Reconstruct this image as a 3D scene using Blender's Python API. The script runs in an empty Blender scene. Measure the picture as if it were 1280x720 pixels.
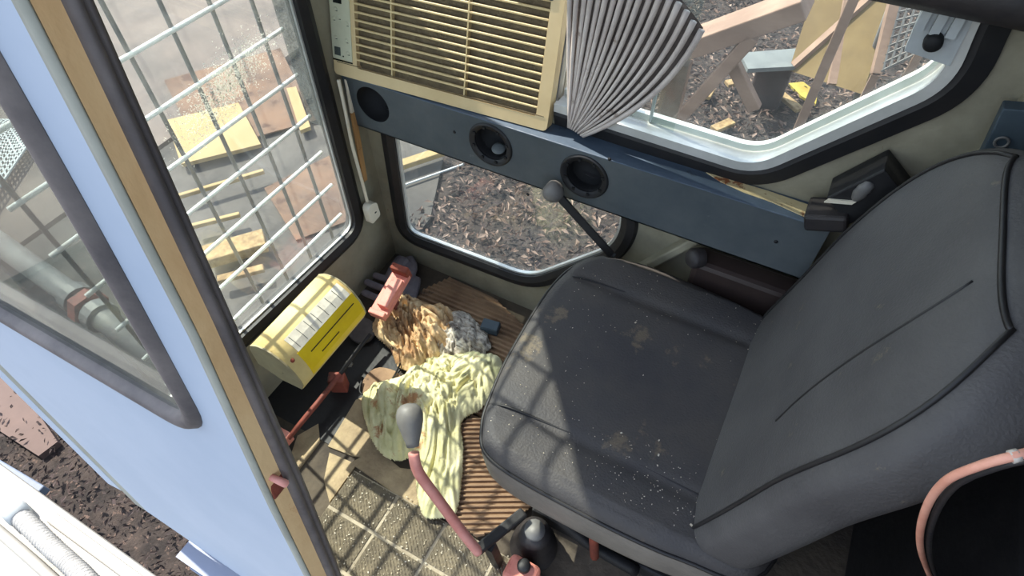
import bpy, bmesh, math, random
from mathutils import Vector, Matrix, noise
from mathutils.geometry import tessellate_polygon

random.seed(7)
SC = bpy.context.scene
COL = SC.collection

# ------------------------------------------------------------------ camera
# world: X towards the back of the cab, Y across the cab away from the door, Z up, metres, cab floor at z = 0
F_PX = 756.38
CAM = Vector((0.0, 0.0, 1.45))
RIGHT = Vector((0.88154923, 0.4720081, -0.00890567))
DOWN = Vector((0.36125899, -0.68661179, -0.63091694))
FWD = Vector((-0.30391265, 0.55296709, -0.77579927))
cd = bpy.data.cameras.new('camera')
cam = bpy.data.objects.new('camera', cd)
COL.objects.link(cam)
cd.sensor_width = 36.0
cd.lens = F_PX / 1280 * 36.0
cd.clip_start = 0.02
m3 = Matrix((RIGHT, -DOWN, -FWD)).transposed()
cam.matrix_world = Matrix.Translation(CAM) @ m3.to_4x4()
SC.camera = cam

# ------------------------------------------------------------------ light
SUN_EL = math.radians(53.5)
SUN_TO = Vector((-math.cos(SUN_EL) * 0.978, math.cos(SUN_EL) * 0.208, math.sin(SUN_EL)))   # towards the sun
world = bpy.data.worlds.new('sky')
SC.world = world
world.use_nodes = True
nt = world.node_tree
sky = nt.nodes.new('ShaderNodeTexSky')
sky.sky_type = 'NISHITA'
sky.sun_disc = False
sky.sun_elevation = SUN_EL
sky.sun_rotation = math.atan2(SUN_TO.x, SUN_TO.y)
sky.air_density = 1.0
sky.dust_density = 1.0
bgn = nt.nodes['Background']
bgn.inputs['Strength'].default_value = 0.42
hsv = nt.nodes.new('ShaderNodeHueSaturation')
hsv.inputs['Saturation'].default_value = 0.62
nt.links.new(sky.outputs[0], hsv.inputs['Color'])
nt.links.new(hsv.outputs[0], bgn.inputs['Color'])
sl = bpy.data.lights.new('sun', 'SUN')
sl.energy = 8.0
sl.angle = math.radians(0.6)
sl.color = (1.0, 0.93, 0.82)
sun = bpy.data.objects.new('sun', sl)
COL.objects.link(sun)
sun.rotation_euler = SUN_TO.to_track_quat('Z', 'Y').to_euler()
sun.location = (-5, 1, 6)
vs = SC.view_settings
vs.view_transform = 'Standard'
vs.look = 'None'
vs.gamma = 1.0
vs.use_curve_mapping = False
vs.exposure = 0.40


# ------------------------------------------------------------------ helpers
def ray(px, py):
    return RIGHT * (px - 640) + DOWN * (py - 360) + FWD * F_PX


def at(px, py, x=None, y=None, z=None):
    """the point of a known plane of the cab (x, y or z constant)"""
    d = ray(px, py)
    if x is not None:
        t = (x - CAM.x) / d.x
    elif y is not None:
        t = (y - CAM.y) / d.y
    else:
        t = (z - CAM.z) / d.z
    return CAM + d * t


def at_plane(px, py, p0, n):
    d = ray(px, py)
    return CAM + d * ((p0 - CAM).dot(n) / d.dot(n))


def C(r, g, b, a=1.0):
    f = lambda c: (c / 255 / 12.92) if c / 255 <= 0.04045 else ((c / 255 + 0.055) / 1.055) ** 2.4
    return (f(r), f(g), f(b), a)


def pmat(name, c1, c2=None, scale=8.0, rough=0.7, bump=0.0, bscale=None, metal=0.0, c3=None, t3=0.62, s3=20.0,
         detail=6.0, spec=0.4, coat=0.0, stretch=None, lo=0.38, hi=0.62):
    m = bpy.data.materials.new(name)
    m.use_nodes = True
    n = m.node_tree.nodes
    l = m.node_tree.links
    b = n['Principled BSDF']
    b.inputs['Roughness'].default_value = rough
    b.inputs['Metallic'].default_value = metal
    b.inputs['Specular IOR Level'].default_value = spec
    b.inputs['Coat Weight'].default_value = coat
    tc = n.new('ShaderNodeTexCoord')
    mp = n.new('ShaderNodeMapping')
    l.new(tc.outputs['Object'], mp.inputs['Vector'])
    if stretch:
        mp.inputs['Scale'].default_value = stretch
    col = None
    if c2 is not None:
        nz = n.new('ShaderNodeTexNoise')
        nz.inputs['Scale'].default_value = scale
        nz.inputs['Detail'].default_value = detail
        nz.inputs['Roughness'].default_value = 0.65
        l.new(mp.outputs[0], nz.inputs['Vector'])
        cr = n.new('ShaderNodeValToRGB')
        cr.color_ramp.elements[0].position = lo
        cr.color_ramp.elements[1].position = hi
        cr.color_ramp.elements[0].color = c1
        cr.color_ramp.elements[1].color = c2
        l.new(nz.outputs['Fac'], cr.inputs['Fac'])
        col = cr.outputs['Color']
        if c3 is not None:
            n3 = n.new('ShaderNodeTexNoise')
            n3.inputs['Scale'].default_value = s3
            n3.inputs['Detail'].default_value = 8.0
            n3.inputs['Roughness'].default_value = 0.7
            l.new(mp.outputs[0], n3.inputs['Vector'])
            r3 = n.new('ShaderNodeValToRGB')
            r3.color_ramp.elements[0].position = t3
            r3.color_ramp.elements[1].position = t3 + 0.05
            l.new(n3.outputs['Fac'], r3.inputs['Fac'])
            mx = n.new('ShaderNodeMixRGB')
            l.new(r3.outputs['Color'], mx.inputs['Fac'])
            l.new(col, mx.inputs['Color1'])
            mx.inputs['Color2'].default_value = c3
            col = mx.outputs['Color']
        l.new(col, b.inputs['Base Color'])
    else:
        b.inputs['Base Color'].default_value = c1
    if bump:
        nb = n.new('ShaderNodeTexNoise')
        nb.inputs['Scale'].default_value = bscale or scale * 6
        nb.inputs['Detail'].default_value = 4.0
        l.new(mp.outputs[0], nb.inputs['Vector'])
        bp = n.new('ShaderNodeBump')
        bp.inputs['Strength'].default_value = bump
        bp.inputs['Distance'].default_value = 0.01
        l.new(nb.outputs['Fac'], bp.inputs['Height'])
        l.new(bp.outputs[0], b.inputs['Normal'])
    return m


def glass_mat(name, dust=0.12, tint=(0.92, 0.96, 0.95, 1), dcol=(0.75, 0.73, 0.68, 1), scale=6.0, gl=0.9):
    m = bpy.data.materials.new(name)
    m.use_nodes = True
    n = m.node_tree.nodes
    l = m.node_tree.links
    n.remove(n['Principled BSDF'])
    out = n['Material Output']
    tr = n.new('ShaderNodeBsdfTransparent')
    tr.inputs['Color'].default_value = tint
    gs = n.new('ShaderNodeBsdfGlossy')
    gs.inputs['Roughness'].default_value = 0.02
    gs.inputs['Color'].default_value = (gl, gl, gl, 1)
    lw = n.new('ShaderNodeLayerWeight')
    lw.inputs['Blend'].default_value = 0.5
    pw_ = n.new('ShaderNodeMath')
    pw_.operation = 'POWER'
    pw_.inputs[1].default_value = 4.0
    l.new(lw.outputs['Facing'], pw_.inputs[0])
    fr = n.new('ShaderNodeMath')
    fr.operation = 'MULTIPLY_ADD'
    fr.inputs[1].default_value = 0.85
    fr.inputs[2].default_value = 0.035
    l.new(pw_.outputs[0], fr.inputs[0])
    m1 = n.new('ShaderNodeMixShader')
    l.new(fr.outputs[0], m1.inputs[0])
    l.new(tr.outputs[0], m1.inputs[1])
    l.new(gs.outputs[0], m1.inputs[2])
    df = n.new('ShaderNodeBsdfDiffuse')
    df.inputs['Color'].default_value = dcol
    tl = n.new('ShaderNodeBsdfTranslucent')
    tl.inputs['Color'].default_value = dcol
    m2 = n.new('ShaderNodeMixShader')
    m2.inputs[0].default_value = 0.5
    l.new(df.outputs[0], m2.inputs[1])
    l.new(tl.outputs[0], m2.inputs[2])
    tc = n.new('ShaderNodeTexCoord')
    nz = n.new('ShaderNodeTexNoise')
    nz.inputs['Scale'].default_value = scale
    nz.inputs['Detail'].default_value = 8.0
    nz.inputs['Roughness'].default_value = 0.7
    l.new(tc.outputs['Object'], nz.inputs['Vector'])
    mr = n.new('ShaderNodeMapRange')
    mr.inputs[1].default_value = 0.3
    mr.inputs[2].default_value = 0.75
    mr.inputs[3].default_value = dust * 0.35
    mr.inputs[4].default_value = dust * 1.7
    l.new(nz.outputs['Fac'], mr.inputs[0])
    m3_ = n.new('ShaderNodeMixShader')
    l.new(mr.outputs[0], m3_.inputs[0])
    l.new(m1.outputs[0], m3_.inputs[1])
    l.new(m2.outputs[0], m3_.inputs[2])
    l.new(m3_.outputs[0], out.inputs['Surface'])
    return m


def obj(name, verts, faces, mat, parent=None, smooth=False):
    me = bpy.data.meshes.new(name)
    me.from_pydata([tuple(v) for v in verts], [], faces)
    me.update()
    if mat:
        me.materials.append(mat)
    if smooth:
        me.polygons.foreach_set('use_smooth', [True] * len(me.polygons))
    o = bpy.data.objects.new(name, me)
    COL.objects.link(o)
    if parent is not None:
        o.parent = parent
        o.matrix_parent_inverse = Matrix.Translation(-parent.location) if parent.type == 'EMPTY' else Matrix.Identity(4)
    bm = bmesh.new()
    bm.from_mesh(me)
    bmesh.ops.recalc_face_normals(bm, faces=bm.faces)
    bm.to_mesh(me)
    bm.free()
    return o


def tag(o, label=None, cat=None, group=None, kind=None):
    if label:
        o['label'] = label
    if cat:
        o['category'] = cat
    if group:
        o['group'] = group
    if kind:
        o['kind'] = kind
    return o


def thing(name, loc, label, cat, group=None, kind=None):
    o = bpy.data.objects.new(name, None)
    o.location = loc
    o.empty_display_size = 0.05
    COL.objects.link(o)
    return tag(o, label, cat, group, kind)


class MB:
    def __init__(s):
        s.v = []
        s.f = []

    def add(s, v, f):
        k = len(s.v)
        s.v += [Vector(p) for p in v]
        s.f += [tuple(i + k for i in q) for q in f]
        return s

    def box(s, a, b):
        x0, y0, z0 = a
        x1, y1, z1 = b
        return s.add([(x0, y0, z0), (x1, y0, z0), (x1, y1, z0), (x0, y1, z0), (x0, y0, z1), (x1, y0, z1), (x1, y1, z1), (x0, y1, z1)],
                     [(0, 3, 2, 1), (4, 5, 6, 7), (0, 1, 5, 4), (1, 2, 6, 5), (2, 3, 7, 6), (3, 0, 4, 7)])

    def obox(s, c, ex, ey, ez):
        """box from centre and three half-axis vectors"""
        c = Vector(c)
        P = [c + ex * i + ey * j + ez * k for k in (-1, 1) for (i, j) in ((-1, -1), (1, -1), (1, 1), (-1, 1))]
        return s.add(P, [(0, 3, 2, 1), (4, 5, 6, 7), (0, 1, 5, 4), (1, 2, 6, 5), (2, 3, 7, 6), (3, 0, 4, 7)])

    def bar(s, a, b, w, h, up=Vector((0, 0, 1))):
        a = Vector(a)
        b = Vector(b)
        d = (b - a)
        u = d.normalized()
        sd = u.cross(up)
        if sd.length < 1e-4:
            sd = u.cross(Vector((0, 1, 0)))
        sd.normalize()
        upv = sd.cross(u)
        return s.obox((a + b) / 2, d / 2, sd * w / 2, upv * h / 2)

    def tube(s, pts, r, n=10, cap=True, closed=False, flat=1.0, upv=None):
        pts = [Vector(p) for p in pts]
        N = len(pts)
        rr = r if isinstance(r, (list, tuple)) else [r] * N
        k = len(s.v)
        prev = None
        for i, p in enumerate(pts):
            if closed:
                t = pts[(i + 1) % N] - pts[i - 1]
            else:
                t = pts[min(i + 1, N - 1)] - pts[max(i - 1, 0)]
            if t.length < 1e-9:
                t = Vector((0, 0, 1))
            t.normalize()
            if upv is not None:
                a = upv - t * upv.dot(t)
            elif prev is None:
                a = Vector((0, 0, 1)) if abs(t.z) < 0.9 else Vector((1, 0, 0))
                a = a - t * a.dot(t)
            else:
                a = prev - t * prev.dot(t)
            a.normalize()
            prev = a
            b = t.cross(a)
            for j in range(n):
                w = 2 * math.pi * j / n
                s.v.append(p + a * math.cos(w) * rr[i] * flat + b * math.sin(w) * rr[i])
        M = N if closed else N - 1
        for i in range(M):
            i2 = (i + 1) % N
            for j in range(n):
                j2 = (j + 1) % n
                s.f.append((k + i * n + j, k + i * n + j2, k + i2 * n + j2, k + i2 * n + j))
        if cap and not closed:
            s.f.append(tuple(k + j for j in range(n))[::-1])
            s.f.append(tuple(k + (N - 1) * n + j for j in range(n)))
        return s

    def lathe(s, o, axis, prof, n=32):
        """prof: (distance along axis, radius)"""
        axis = Vector(axis).normalized()
        a = axis.cross(Vector((0, 0, 1)) if abs(axis.z) < 0.9 else Vector((1, 0, 0))).normalized()
        b = axis.cross(a)
        k = len(s.v)
        for (d, r) in prof:
            for j in range(n):
                w = 2 * math.pi * j / n
                s.v.append(Vector(o) + axis * d + (a * math.cos(w) + b * math.sin(w)) * max(r, 1e-5))
        for i in range(len(prof) - 1):
            for j in range(n):
                j2 = (j + 1) % n
                s.f.append((k + i * n + j, k + i * n + j2, k + (i + 1) * n + j2, k + (i + 1) * n + j))
        return s

    def build(s, name, mat, parent=None, smooth=False, bevel=0.0, seg=2, auto=None):
        o = obj(name, s.v, s.f, mat, parent, smooth)
        if bevel:
            md = o.modifiers.new('bevel', 'BEVEL')
            md.width = bevel
            md.segments = seg
            md.limit_method = 'ANGLE'
            md.angle_limit = math.radians(40)
        return o


def smoothc(pts, n=6, closed=False):
    pts = [Vector(p) for p in pts]
    N = len(pts)
    out = []
    R_ = N if closed else N - 1
    for i in range(R_):
        p1 = pts[i]
        p2 = pts[(i + 1) % N]
        p0 = pts[i - 1] if (closed or i > 0) else p1
        p3 = pts[(i + 2) % N] if (closed or i + 2 < N) else p2
        for k in range(n):
            t = k / n
            out.append(0.5 * ((2 * p1) + (p2 - p0) * t + (2 * p0 - 5 * p1 + 4 * p2 - p3) * t * t + (3 * p1 - p0 - 3 * p2 + p3) * t ** 3))
    if not closed:
        out.append(pts[-1])
    return out


def rounded(poly, r, n=6):
    """2-D polygon with rounded corners; r a number or list"""
    N = len(poly)
    out = []
    for i in range(N):
        p = Vector(poly[i]).to_2d()
        a = Vector(poly[i - 1]).to_2d()
        b = Vector(poly[(i + 1) % N]).to_2d()
        rr = r[i] if isinstance(r, (list, tuple)) else r
        da = (a - p)
        db = (b - p)
        q = min(rr, da.length * 0.48, db.length * 0.48)
        if q < 1e-5:
            out.append(p)
            continue
        s0 = p + da.normalized() * q
        s1 = p + db.normalized() * q
        for k in range(n + 1):
            t = k / n
            out.append(s0 * (1 - t) ** 2 + p * 2 * t * (1 - t) + s1 * t * t)
    return out


def plate(name, outline, holes, fn, w0, w1, mat, parent=None):
    loops = [[Vector((p[0], p[1], 0)) for p in outline]] + [[Vector((p[0], p[1], 0)) for p in h] for h in holes]
    tri = tessellate_polygon(loops)
    flat = [p for lp in loops for p in lp]
    n = len(flat)
    v = [fn(p.x, p.y, w0) for p in flat] + [fn(p.x, p.y, w1) for p in flat]
    f = [tuple(t) for t in tri] + [tuple(n + i for i in t)[::-1] for t in tri]
    k = 0
    for lp in loops:
        L = len(lp)
        for i in range(L):
            j = (i + 1) % L
            f.append((k + i, k + j, n + k + j, n + k + i))
        k += L
    return obj(name, v, f, mat, parent)


def loop_normals(pts, closed=True):
    N = len(pts)
    area = sum(pts[i].x * pts[(i + 1) % N].y - pts[(i + 1) % N].x * pts[i].y for i in range(N))
    sg = 1 if area > 0 else -1
    out = []
    for i in range(N):
        a = pts[i - 1] if (closed or i > 0) else pts[i]
        b = pts[(i + 1) % N] if (closed or i < N - 1) else pts[i]
        d1 = (pts[i] - a)
        d2 = (b - pts[i])
        n1 = Vector((d1.y, -d1.x)) if d1.length > 1e-9 else None
        n2 = Vector((d2.y, -d2.x)) if d2.length > 1e-9 else None
        if n1 is not None:
            n1.normalize()
        if n2 is not None:
            n2.normalize()
        if n1 is None:
            n1 = n2
        if n2 is None:
            n2 = n1
        q = n1 + n2
        q.normalize()
        c = max(0.5, q.dot(n1))
        out.append(q / c * sg)
    return out


def sweep(name, pts2, fn, prof, mat, parent=None, closed=True, smooth=False):
    """prof: closed list of (outward offset, depth)"""
    pts = [Vector((p[0], p[1])) for p in pts2]
    nm = loop_normals(pts, closed)
    k = len(prof)
    v = []
    for p, q in zip(pts, nm):
        for (o, w) in prof:
            r = p + q * o
            v.append(fn(r.x, r.y, w))
    f = []
    N = len(pts)
    for i in range(N if closed else N - 1):
        j = (i + 1) % N
        for a in range(k):
            b = (a + 1) % k
            f.append((i * k + a, i * k + b, j * k + b, j * k + a))
    if not closed:
        f.append(tuple(range(k))[::-1])
        f.append(tuple((N - 1) * k + a for a in range(k)))
    return obj(name, v, f, mat, parent, smooth)


# ------------------------------------------------------------------ materials
M = {}
M['cab_paint'] = pmat('cab_paint', C(146, 140, 120), C(122, 116, 98), 5, 0.6, 0.15, 60, c3=C(98, 68, 44), t3=0.66, s3=9)
M['white_paint'] = pmat('white_paint', C(166, 178, 194), C(158, 171, 188), 3, 0.5, 0.0, c3=C(140, 152, 168), t3=0.72, s3=14, spec=0.2)
M['rust_edge'] = pmat('rust_edge', C(222, 190, 142), C(206, 168, 120), 7, 0.65, 0.12, 70, c3=C(186, 124, 80), t3=0.6, s3=6, stretch=(1, 1, 0.5))
M['edge_grey'] = pmat('edge_grey', C(150, 152, 142), C(128, 130, 120), 6, 0.6)
M['rubber'] = pmat('rubber', C(52, 47, 46), C(38, 36, 38), 12, 0.55, 0.1, 80)
M['rubber_brown'] = pmat('rubber_brown', C(104, 98, 96), C(78, 74, 75), 10, 0.6, 0.12, 60)
M['gasket'] = pmat('gasket', C(40, 38, 38), C(30, 30, 32), 14, 0.5, 0.08, 60)
M['alu'] = pmat('alu', C(215, 214, 208), C(196, 196, 190), 10, 0.38, 0.05, 60, metal=0.35)
M['rail_blue'] = pmat('rail_blue', C(84, 89, 91), C(66, 73, 77), 4, 0.5, 0.12, 50, c3=C(112, 115, 113), t3=0.66, s3=10)
M['rail_top'] = pmat('rail_top', C(80, 93, 108), C(64, 76, 90), 5, 0.42, 0.1, 60, c3=C(40, 42, 46), t3=0.64, s3=8)
M['cream_bare'] = pmat('cream_bare', C(214, 196, 150), C(196, 172, 124), 9, 0.7, 0.2, 60, c3=C(140, 84, 48), t3=0.56, s3=26)
M['black_metal'] = pmat('black_metal', C(34, 33, 34), C(24, 24, 26), 9, 0.55, 0.15, 50, c3=C(74, 58, 46), t3=0.68, s3=12)
M['hole_black'] = pmat('hole_black', C(22, 22, 24), C(14, 14, 15), 9, 0.7)
M['brown_plastic'] = pmat('brown_plastic', C(58, 46, 42), C(42, 34, 33), 4, 0.5, 0.05, 40)
M['ac_cream'] = pmat('ac_cream', C(216, 192, 146), C(204, 178, 130), 3, 0.45, 0.03, 40, spec=0.45)
M['ac_slat'] = pmat('ac_slat', C(218, 196, 146), C(200, 176, 126), 6, 0.5)
M['ac_dark'] = pmat('ac_dark', C(116, 100, 74), C(96, 82, 60), 40, 0.8, 0.3, 160)
M['ac_metal'] = pmat('ac_metal', C(186, 186, 182), C(160, 160, 158), 8, 0.5, 0.05, 50, metal=0.2, c3=C(110, 92, 76), t3=0.68, s3=16)
M['ac_panel'] = pmat('ac_panel', C(202, 200, 172), C(190, 188, 162), 8, 0.45)
M['ac_dot'] = pmat('ac_dot', C(70, 78, 74), C(56, 62, 60), 8, 0.5)
M['lcd'] = pmat('lcd', C(28, 34, 32), C(20, 24, 24), 8, 0.2)
M['pleat'] = pmat('pleat', C(206, 194, 184), C(184, 172, 164), 10, 0.6, 0.08, 60, c3=C(150, 134, 122), t3=0.6, s3=24)
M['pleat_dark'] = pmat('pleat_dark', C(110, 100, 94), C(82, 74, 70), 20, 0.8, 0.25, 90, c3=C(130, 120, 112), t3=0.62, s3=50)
M['white_plastic'] = pmat('white_plastic', C(226, 218, 200), C(212, 202, 180), 8, 0.45)
M['wood_raw'] = pmat('wood_raw', C(176, 136, 86), C(140, 100, 62), 14, 0.75, 0.3, 60, stretch=(1, 1, 0.15))
M['floor'] = pmat('floor', C(92, 82, 69), C(62, 55, 49), 6, 0.85, 0.35, 50, c3=C(44, 39, 36), t3=0.6, s3=5)
M['plate_and_shade'] = pmat('plate_and_shade', C(176, 156, 122), C(130, 112, 88), 7, 0.8, 0.4, 70, c3=C(76, 62, 50), t3=0.62, s3=7)
M['tile'] = pmat('tile', C(132, 120, 98), C(100, 91, 76), 12, 0.85, 0.7, 120, c3=C(176, 152, 114), t3=0.68, s3=60)
M['joint'] = pmat('joint', C(172, 160, 138), C(140, 128, 108), 10, 0.7, 0.2, 60)
M['mat_brown'] = pmat('mat_brown', C(152, 124, 96), C(122, 96, 74), 9, 0.8, 0.2, 60, c3=C(84, 68, 56), t3=0.62, s3=8)
M['seat'] = pmat('seat', C(72, 68, 65), C(60, 58, 59), 5, 0.62, 0.22, 240, c3=C(98, 88, 74), t3=0.61, s3=9, spec=0.35)
M['seat_back'] = pmat('seat_back', C(80, 78, 77), C(68, 66, 66), 5, 0.6, 0.18, 260, c3=C(100, 93, 80), t3=0.64, s3=20, spec=0.35)
M['seat_side_lit'] = pmat('seat_side_lit', C(124, 118, 109), C(104, 99, 93), 6, 0.5, 0.1, 120, spec=0.4)  # paler than the cushion top, doorway light put into the side colour
M['piping'] = pmat('piping', C(34, 32, 32), C(26, 25, 26), 20, 0.5)
M['box_yellow'] = pmat('box_yellow', C(226, 204, 138), C(208, 180, 118), 6, 0.65, 0.12, 60, c3=C(150, 112, 66), t3=0.66, s3=34)
M['box_end'] = pmat('box_end', C(170, 158, 122), C(146, 134, 104), 7, 0.7, 0.1, 60, c3=C(92, 80, 60), t3=0.64, s3=16)
M['label_yellow'] = pmat('label_yellow', C(240, 206, 30), C(226, 190, 30), 10, 0.45)
M['label_white'] = pmat('label_white', C(232, 224, 206), C(206, 198, 182), 30, 0.5)
M['ink'] = pmat('ink', C(40, 36, 28), C(30, 28, 22), 10, 0.6)
M['red_metal'] = pmat('red_metal', C(224, 152, 134), C(206, 124, 108), 9, 0.55, 0.1, 50, c3=C(140, 78, 58), t3=0.62, s3=18)
M['red_rust'] = pmat('red_rust', C(136, 66, 48), C(100, 48, 36), 20, 0.8, 0.3, 80)
M['red_dull'] = pmat('red_dull', C(140, 72, 58), C(104, 58, 48), 12, 0.65, 0.15, 60, c3=C(64, 48, 42), t3=0.58, s3=10)
M['pink_bar'] = pmat('pink_bar', C(214, 150, 138), C(196, 124, 112), 10, 0.55, 0.08, 50, c3=C(140, 104, 86), t3=0.64, s3=14)
M['knob'] = pmat('knob', C(120, 116, 110), C(96, 94, 92), 8, 0.5, 0.05, 40)
M['glove'] = pmat('glove', C(122, 114, 118), C(100, 94, 99), 16, 0.7, 0.2, 120)
M['rag_brown'] = pmat('rag_brown', C(226, 198, 154), C(168, 130, 92), 16, 0.95, 0.25, 160, c3=C(100, 68, 50), t3=0.6, s3=12)
M['rag_grey'] = pmat('rag_grey', C(206, 198, 184), C(140, 128, 116), 30, 0.95, 0.25, 160, stretch=(1, 4, 1), c3=C(90, 74, 62), t3=0.6, s3=20)
M['rag_green'] = pmat('rag_green', C(226, 218, 176), C(198, 192, 142), 9, 0.95, 0.2, 200, c3=C(176, 132, 92), t3=0.6, s3=7)
M['blue_box'] = pmat('blue_box', C(72, 84, 92), C(60, 72, 80), 10, 0.6)
M['orange_cable'] = pmat('orange_cable', C(216, 158, 136), C(198, 134, 112), 14, 0.5)
M['grey_tape'] = pmat('grey_tape', C(190, 182, 172), C(170, 160, 150), 14, 0.6)
M['dirt'] = pmat('dirt', C(62, 54, 50), C(34, 30, 29), 9, 0.95, 1.0, 40, c3=C(96, 80, 72), t3=0.58, s3=34, detail=10)
M['concrete'] = pmat('concrete', C(86, 82, 77), C(66, 63, 60), 2.5, 0.9, 0.3, 30, c3=C(98, 90, 80), t3=0.64, s3=8)
M['concrete_far'] = pmat('concrete_far', C(110, 98, 90), C(88, 80, 75), 1.4, 0.9, 0.2, 12)
M['rust_sheet'] = pmat('rust_sheet', C(112, 84, 64), C(86, 66, 54), 3, 0.85, 0.2, 30, c3=C(74, 50, 38), t3=0.58, s3=6)
M['ply'] = pmat('ply', C(160, 138, 96), C(150, 126, 84), 3, 0.8, 0.1, 50, stretch=(1, 0.2, 1))
M['timber'] = pmat('timber', C(148, 122, 104), C(126, 102, 87), 5, 0.85, 0.2, 50, stretch=(0.3, 1, 1))
M['chip'] = pmat('chip', C(158, 134, 94), C(120, 96, 66), 22, 0.9, 0.3, 60)
M['yellow_sheet'] = pmat('yellow_sheet', C(118, 99, 64), C(102, 84, 54), 3, 0.85)
M['yellow_bright'] = pmat('yellow_bright', C(168, 152, 60), C(150, 128, 50), 10, 0.7)
M['steel_grey'] = pmat('steel_grey', C(128, 126, 122), C(100, 98, 96), 5, 0.55, 0.1, 40, metal=0.2)
M['steel_pale'] = pmat('steel_pale', C(186, 190, 188), C(164, 168, 168), 5, 0.5, 0.05, 40)
M['wire_white'] = pmat('wire_white', C(232, 232, 228), C(214, 214, 210), 12, 0.4)
M['board_grey'] = pmat('board_grey', C(112, 116, 114), C(98, 102, 102), 5, 0.7)
M['deck_white'] = pmat('deck_white', C(150, 148, 142), C(138, 135, 128), 4, 0.5, 0.08, 40, c3=C(120, 114, 104), t3=0.64, s3=10)
M['hose_white'] = pmat('hose_white', C(150, 149, 146), C(136, 135, 132), 20, 0.6, 0.3, 160)
M['blue_body'] = pmat('blue_body', C(120, 130, 150), C(106, 117, 138), 4, 0.5)
M['blue_grey'] = pmat('blue_grey', C(96, 108, 126), C(80, 92, 110), 5, 0.5)
M['pink_sheet'] = pmat('pink_sheet', C(100, 83, 77), C(90, 75, 70), 3, 0.8)
M['leaf_a'] = pmat('leaf_a', C(112, 90, 78), C(72, 57, 51), 2, 0.85)
M['leaf_b'] = pmat('leaf_b', C(150, 130, 116), C(100, 80, 71), 2, 0.85)
M['leaf_c'] = pmat('leaf_c', C(74, 62, 60), C(44, 38, 38), 2, 0.9)
M['crumb'] = pmat('crumb', C(206, 198, 180), C(160, 146, 120), 50, 0.8)
M['crack'] = glass_mat('crack', 1.0, dcol=(0.8, 0.78, 0.66, 1), scale=60)
M['tint'] = glass_mat('tint', 0.45, dcol=(0.16, 0.16, 0.16, 1), scale=150, gl=0.3)
M['glass_front'] = glass_mat('glass_front', 0.05)
M['glass_low'] = glass_mat('glass_low', 0.035)
M['glass_up'] = glass_mat('glass_up', 0.03)
M['glass_left'] = glass_mat('glass_left', 0.03, gl=0.35)

# ------------------------------------------------------------------ the cab shell
YW, XF, YR = 0.985, -0.97, 0.929        # inner faces of the far side wall and front wall, front of the duct rail
RAIL_T, RAIL_B = 0.678, 0.541
fw = lambda u, v, w: Vector((u, YW + w, v))              # far side wall: u = x, v = z, w outwards
ff = lambda u, v, w: Vector((XF - w, u, v))              # front wall:    u = y, v = z, w outwards
fl = lambda u, v, w: Vector((u, 0.016 + 0.1 * v + w, v))  # near side wall, leaning in: u = x, v = z, w inwards
fz = lambda u, v, w: Vector((u, v, w))                   # floor: u = x, v = y

floor = obj('floor', *(lambda b: (b.v, b.f))(MB().box((-1.0, 0.03, -0.04), (0.7, 1.0, 0.0))), M['floor'])
tag(floor, 'dusty grey brown cab floor', None, kind='structure')
ceiling = obj('ceiling', *(lambda b: (b.v, b.f))(MB().box((-1.02, 0.21, 1.95), (0.72, 1.02, 1.99))), M['cab_paint'])
tag(ceiling, 'flat roof over the cab', None, kind='structure')
wall_rear = obj('wall_rear', *(lambda b: (b.v, b.f))(MB().box((0.70, 0.03, -0.04), (0.73, 1.015, 1.95))), M['cab_paint'])
tag(wall_rear, 'back wall of the cab behind the seat', None, kind='structure')

# far side wall with two window holes
low_hole = rounded([(-0.915, 0.115), (-0.48, 0.128), (-0.262, 0.36), (-0.235, 0.46), (-0.26, 0.56), (-0.89, 0.56)],
                   [0.06, 0.07, 0.05, 0.05, 0.03, 0.03], 7)
up_hole = rounded([(-0.93, 0.60), (-0.44, 0.60), (-0.44, 0.722), (-0.02, 0.714), (0.187, 0.955), (0.172, 1.05), (0.16, 1.30), (-0.93, 1.30)],
                  [0.01, 0.0, 0.0, 0.05, 0.05, 0.02, 0.05, 0.05], 7)
wall_right = plate('wall_right', [(-1.0, -0.04), (0.70, -0.04), (0.70, 1.95), (-1.0, 1.95)], [low_hole, up_hole], fw, 0, 0.03, M['cab_paint'])
tag(wall_right, 'far side wall of the cab in faded olive cream paint', None, kind='structure')
# front wall
front_hole = rounded([(0.075, 0.268), (0.865, 0.225), (0.888, 1.32), (0.50, 1.84), (0.225, 1.84)], [0.05, 0.055, 0.03, 0.03, 0.05], 7)
wall_front = plate('wall_front', [(0.03, -0.04), (1.015, -0.04), (1.015, 1.95), (0.22, 1.95)], [front_hole], ff, 0, 0.03, M['cab_paint'])
tag(wall_front, 'front wall of the cab below and around the windscreen', None, kind='structure')

# near side wall ahead of the doorway
out = [(-0.427, 0.02), (-0.402, 0.40), (-0.387, 0.70), (-0.358, 1.05), (-0.354, 1.30), (-0.352, 1.95), (-1.06, 1.95), (-1.066, 0.56), (-0.985, 0.045)]
lw_hole = rounded([(-0.475, 0.842), (-1.0, 0.826), (-1.03, 1.50), (-0.42, 1.50), (-0.425, 1.20)], [0.055, 0.06, 0.05, 0.05, 0.0], 8)
lw_hole = rounded([(-0.448, 0.838), (-0.99, 0.826), (-1.02, 1.50), (-0.415, 1.50), (-0.424, 1.15)], [0.06, 0.06, 0.05, 0.05, 0.1], 8)
wall_left = plate('wall_left', out, [lw_hole], fl, 0, 0.003, M['white_paint'])
tag(wall_left, 'pale bluish white outside of the near cab wall', None, kind='structure')
jz = [(-0.425, 0.02), (-0.40, 0.40), (-0.385, 0.70), (-0.356, 1.05), (-0.352, 1.30), (-0.350, 1.95)]
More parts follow.
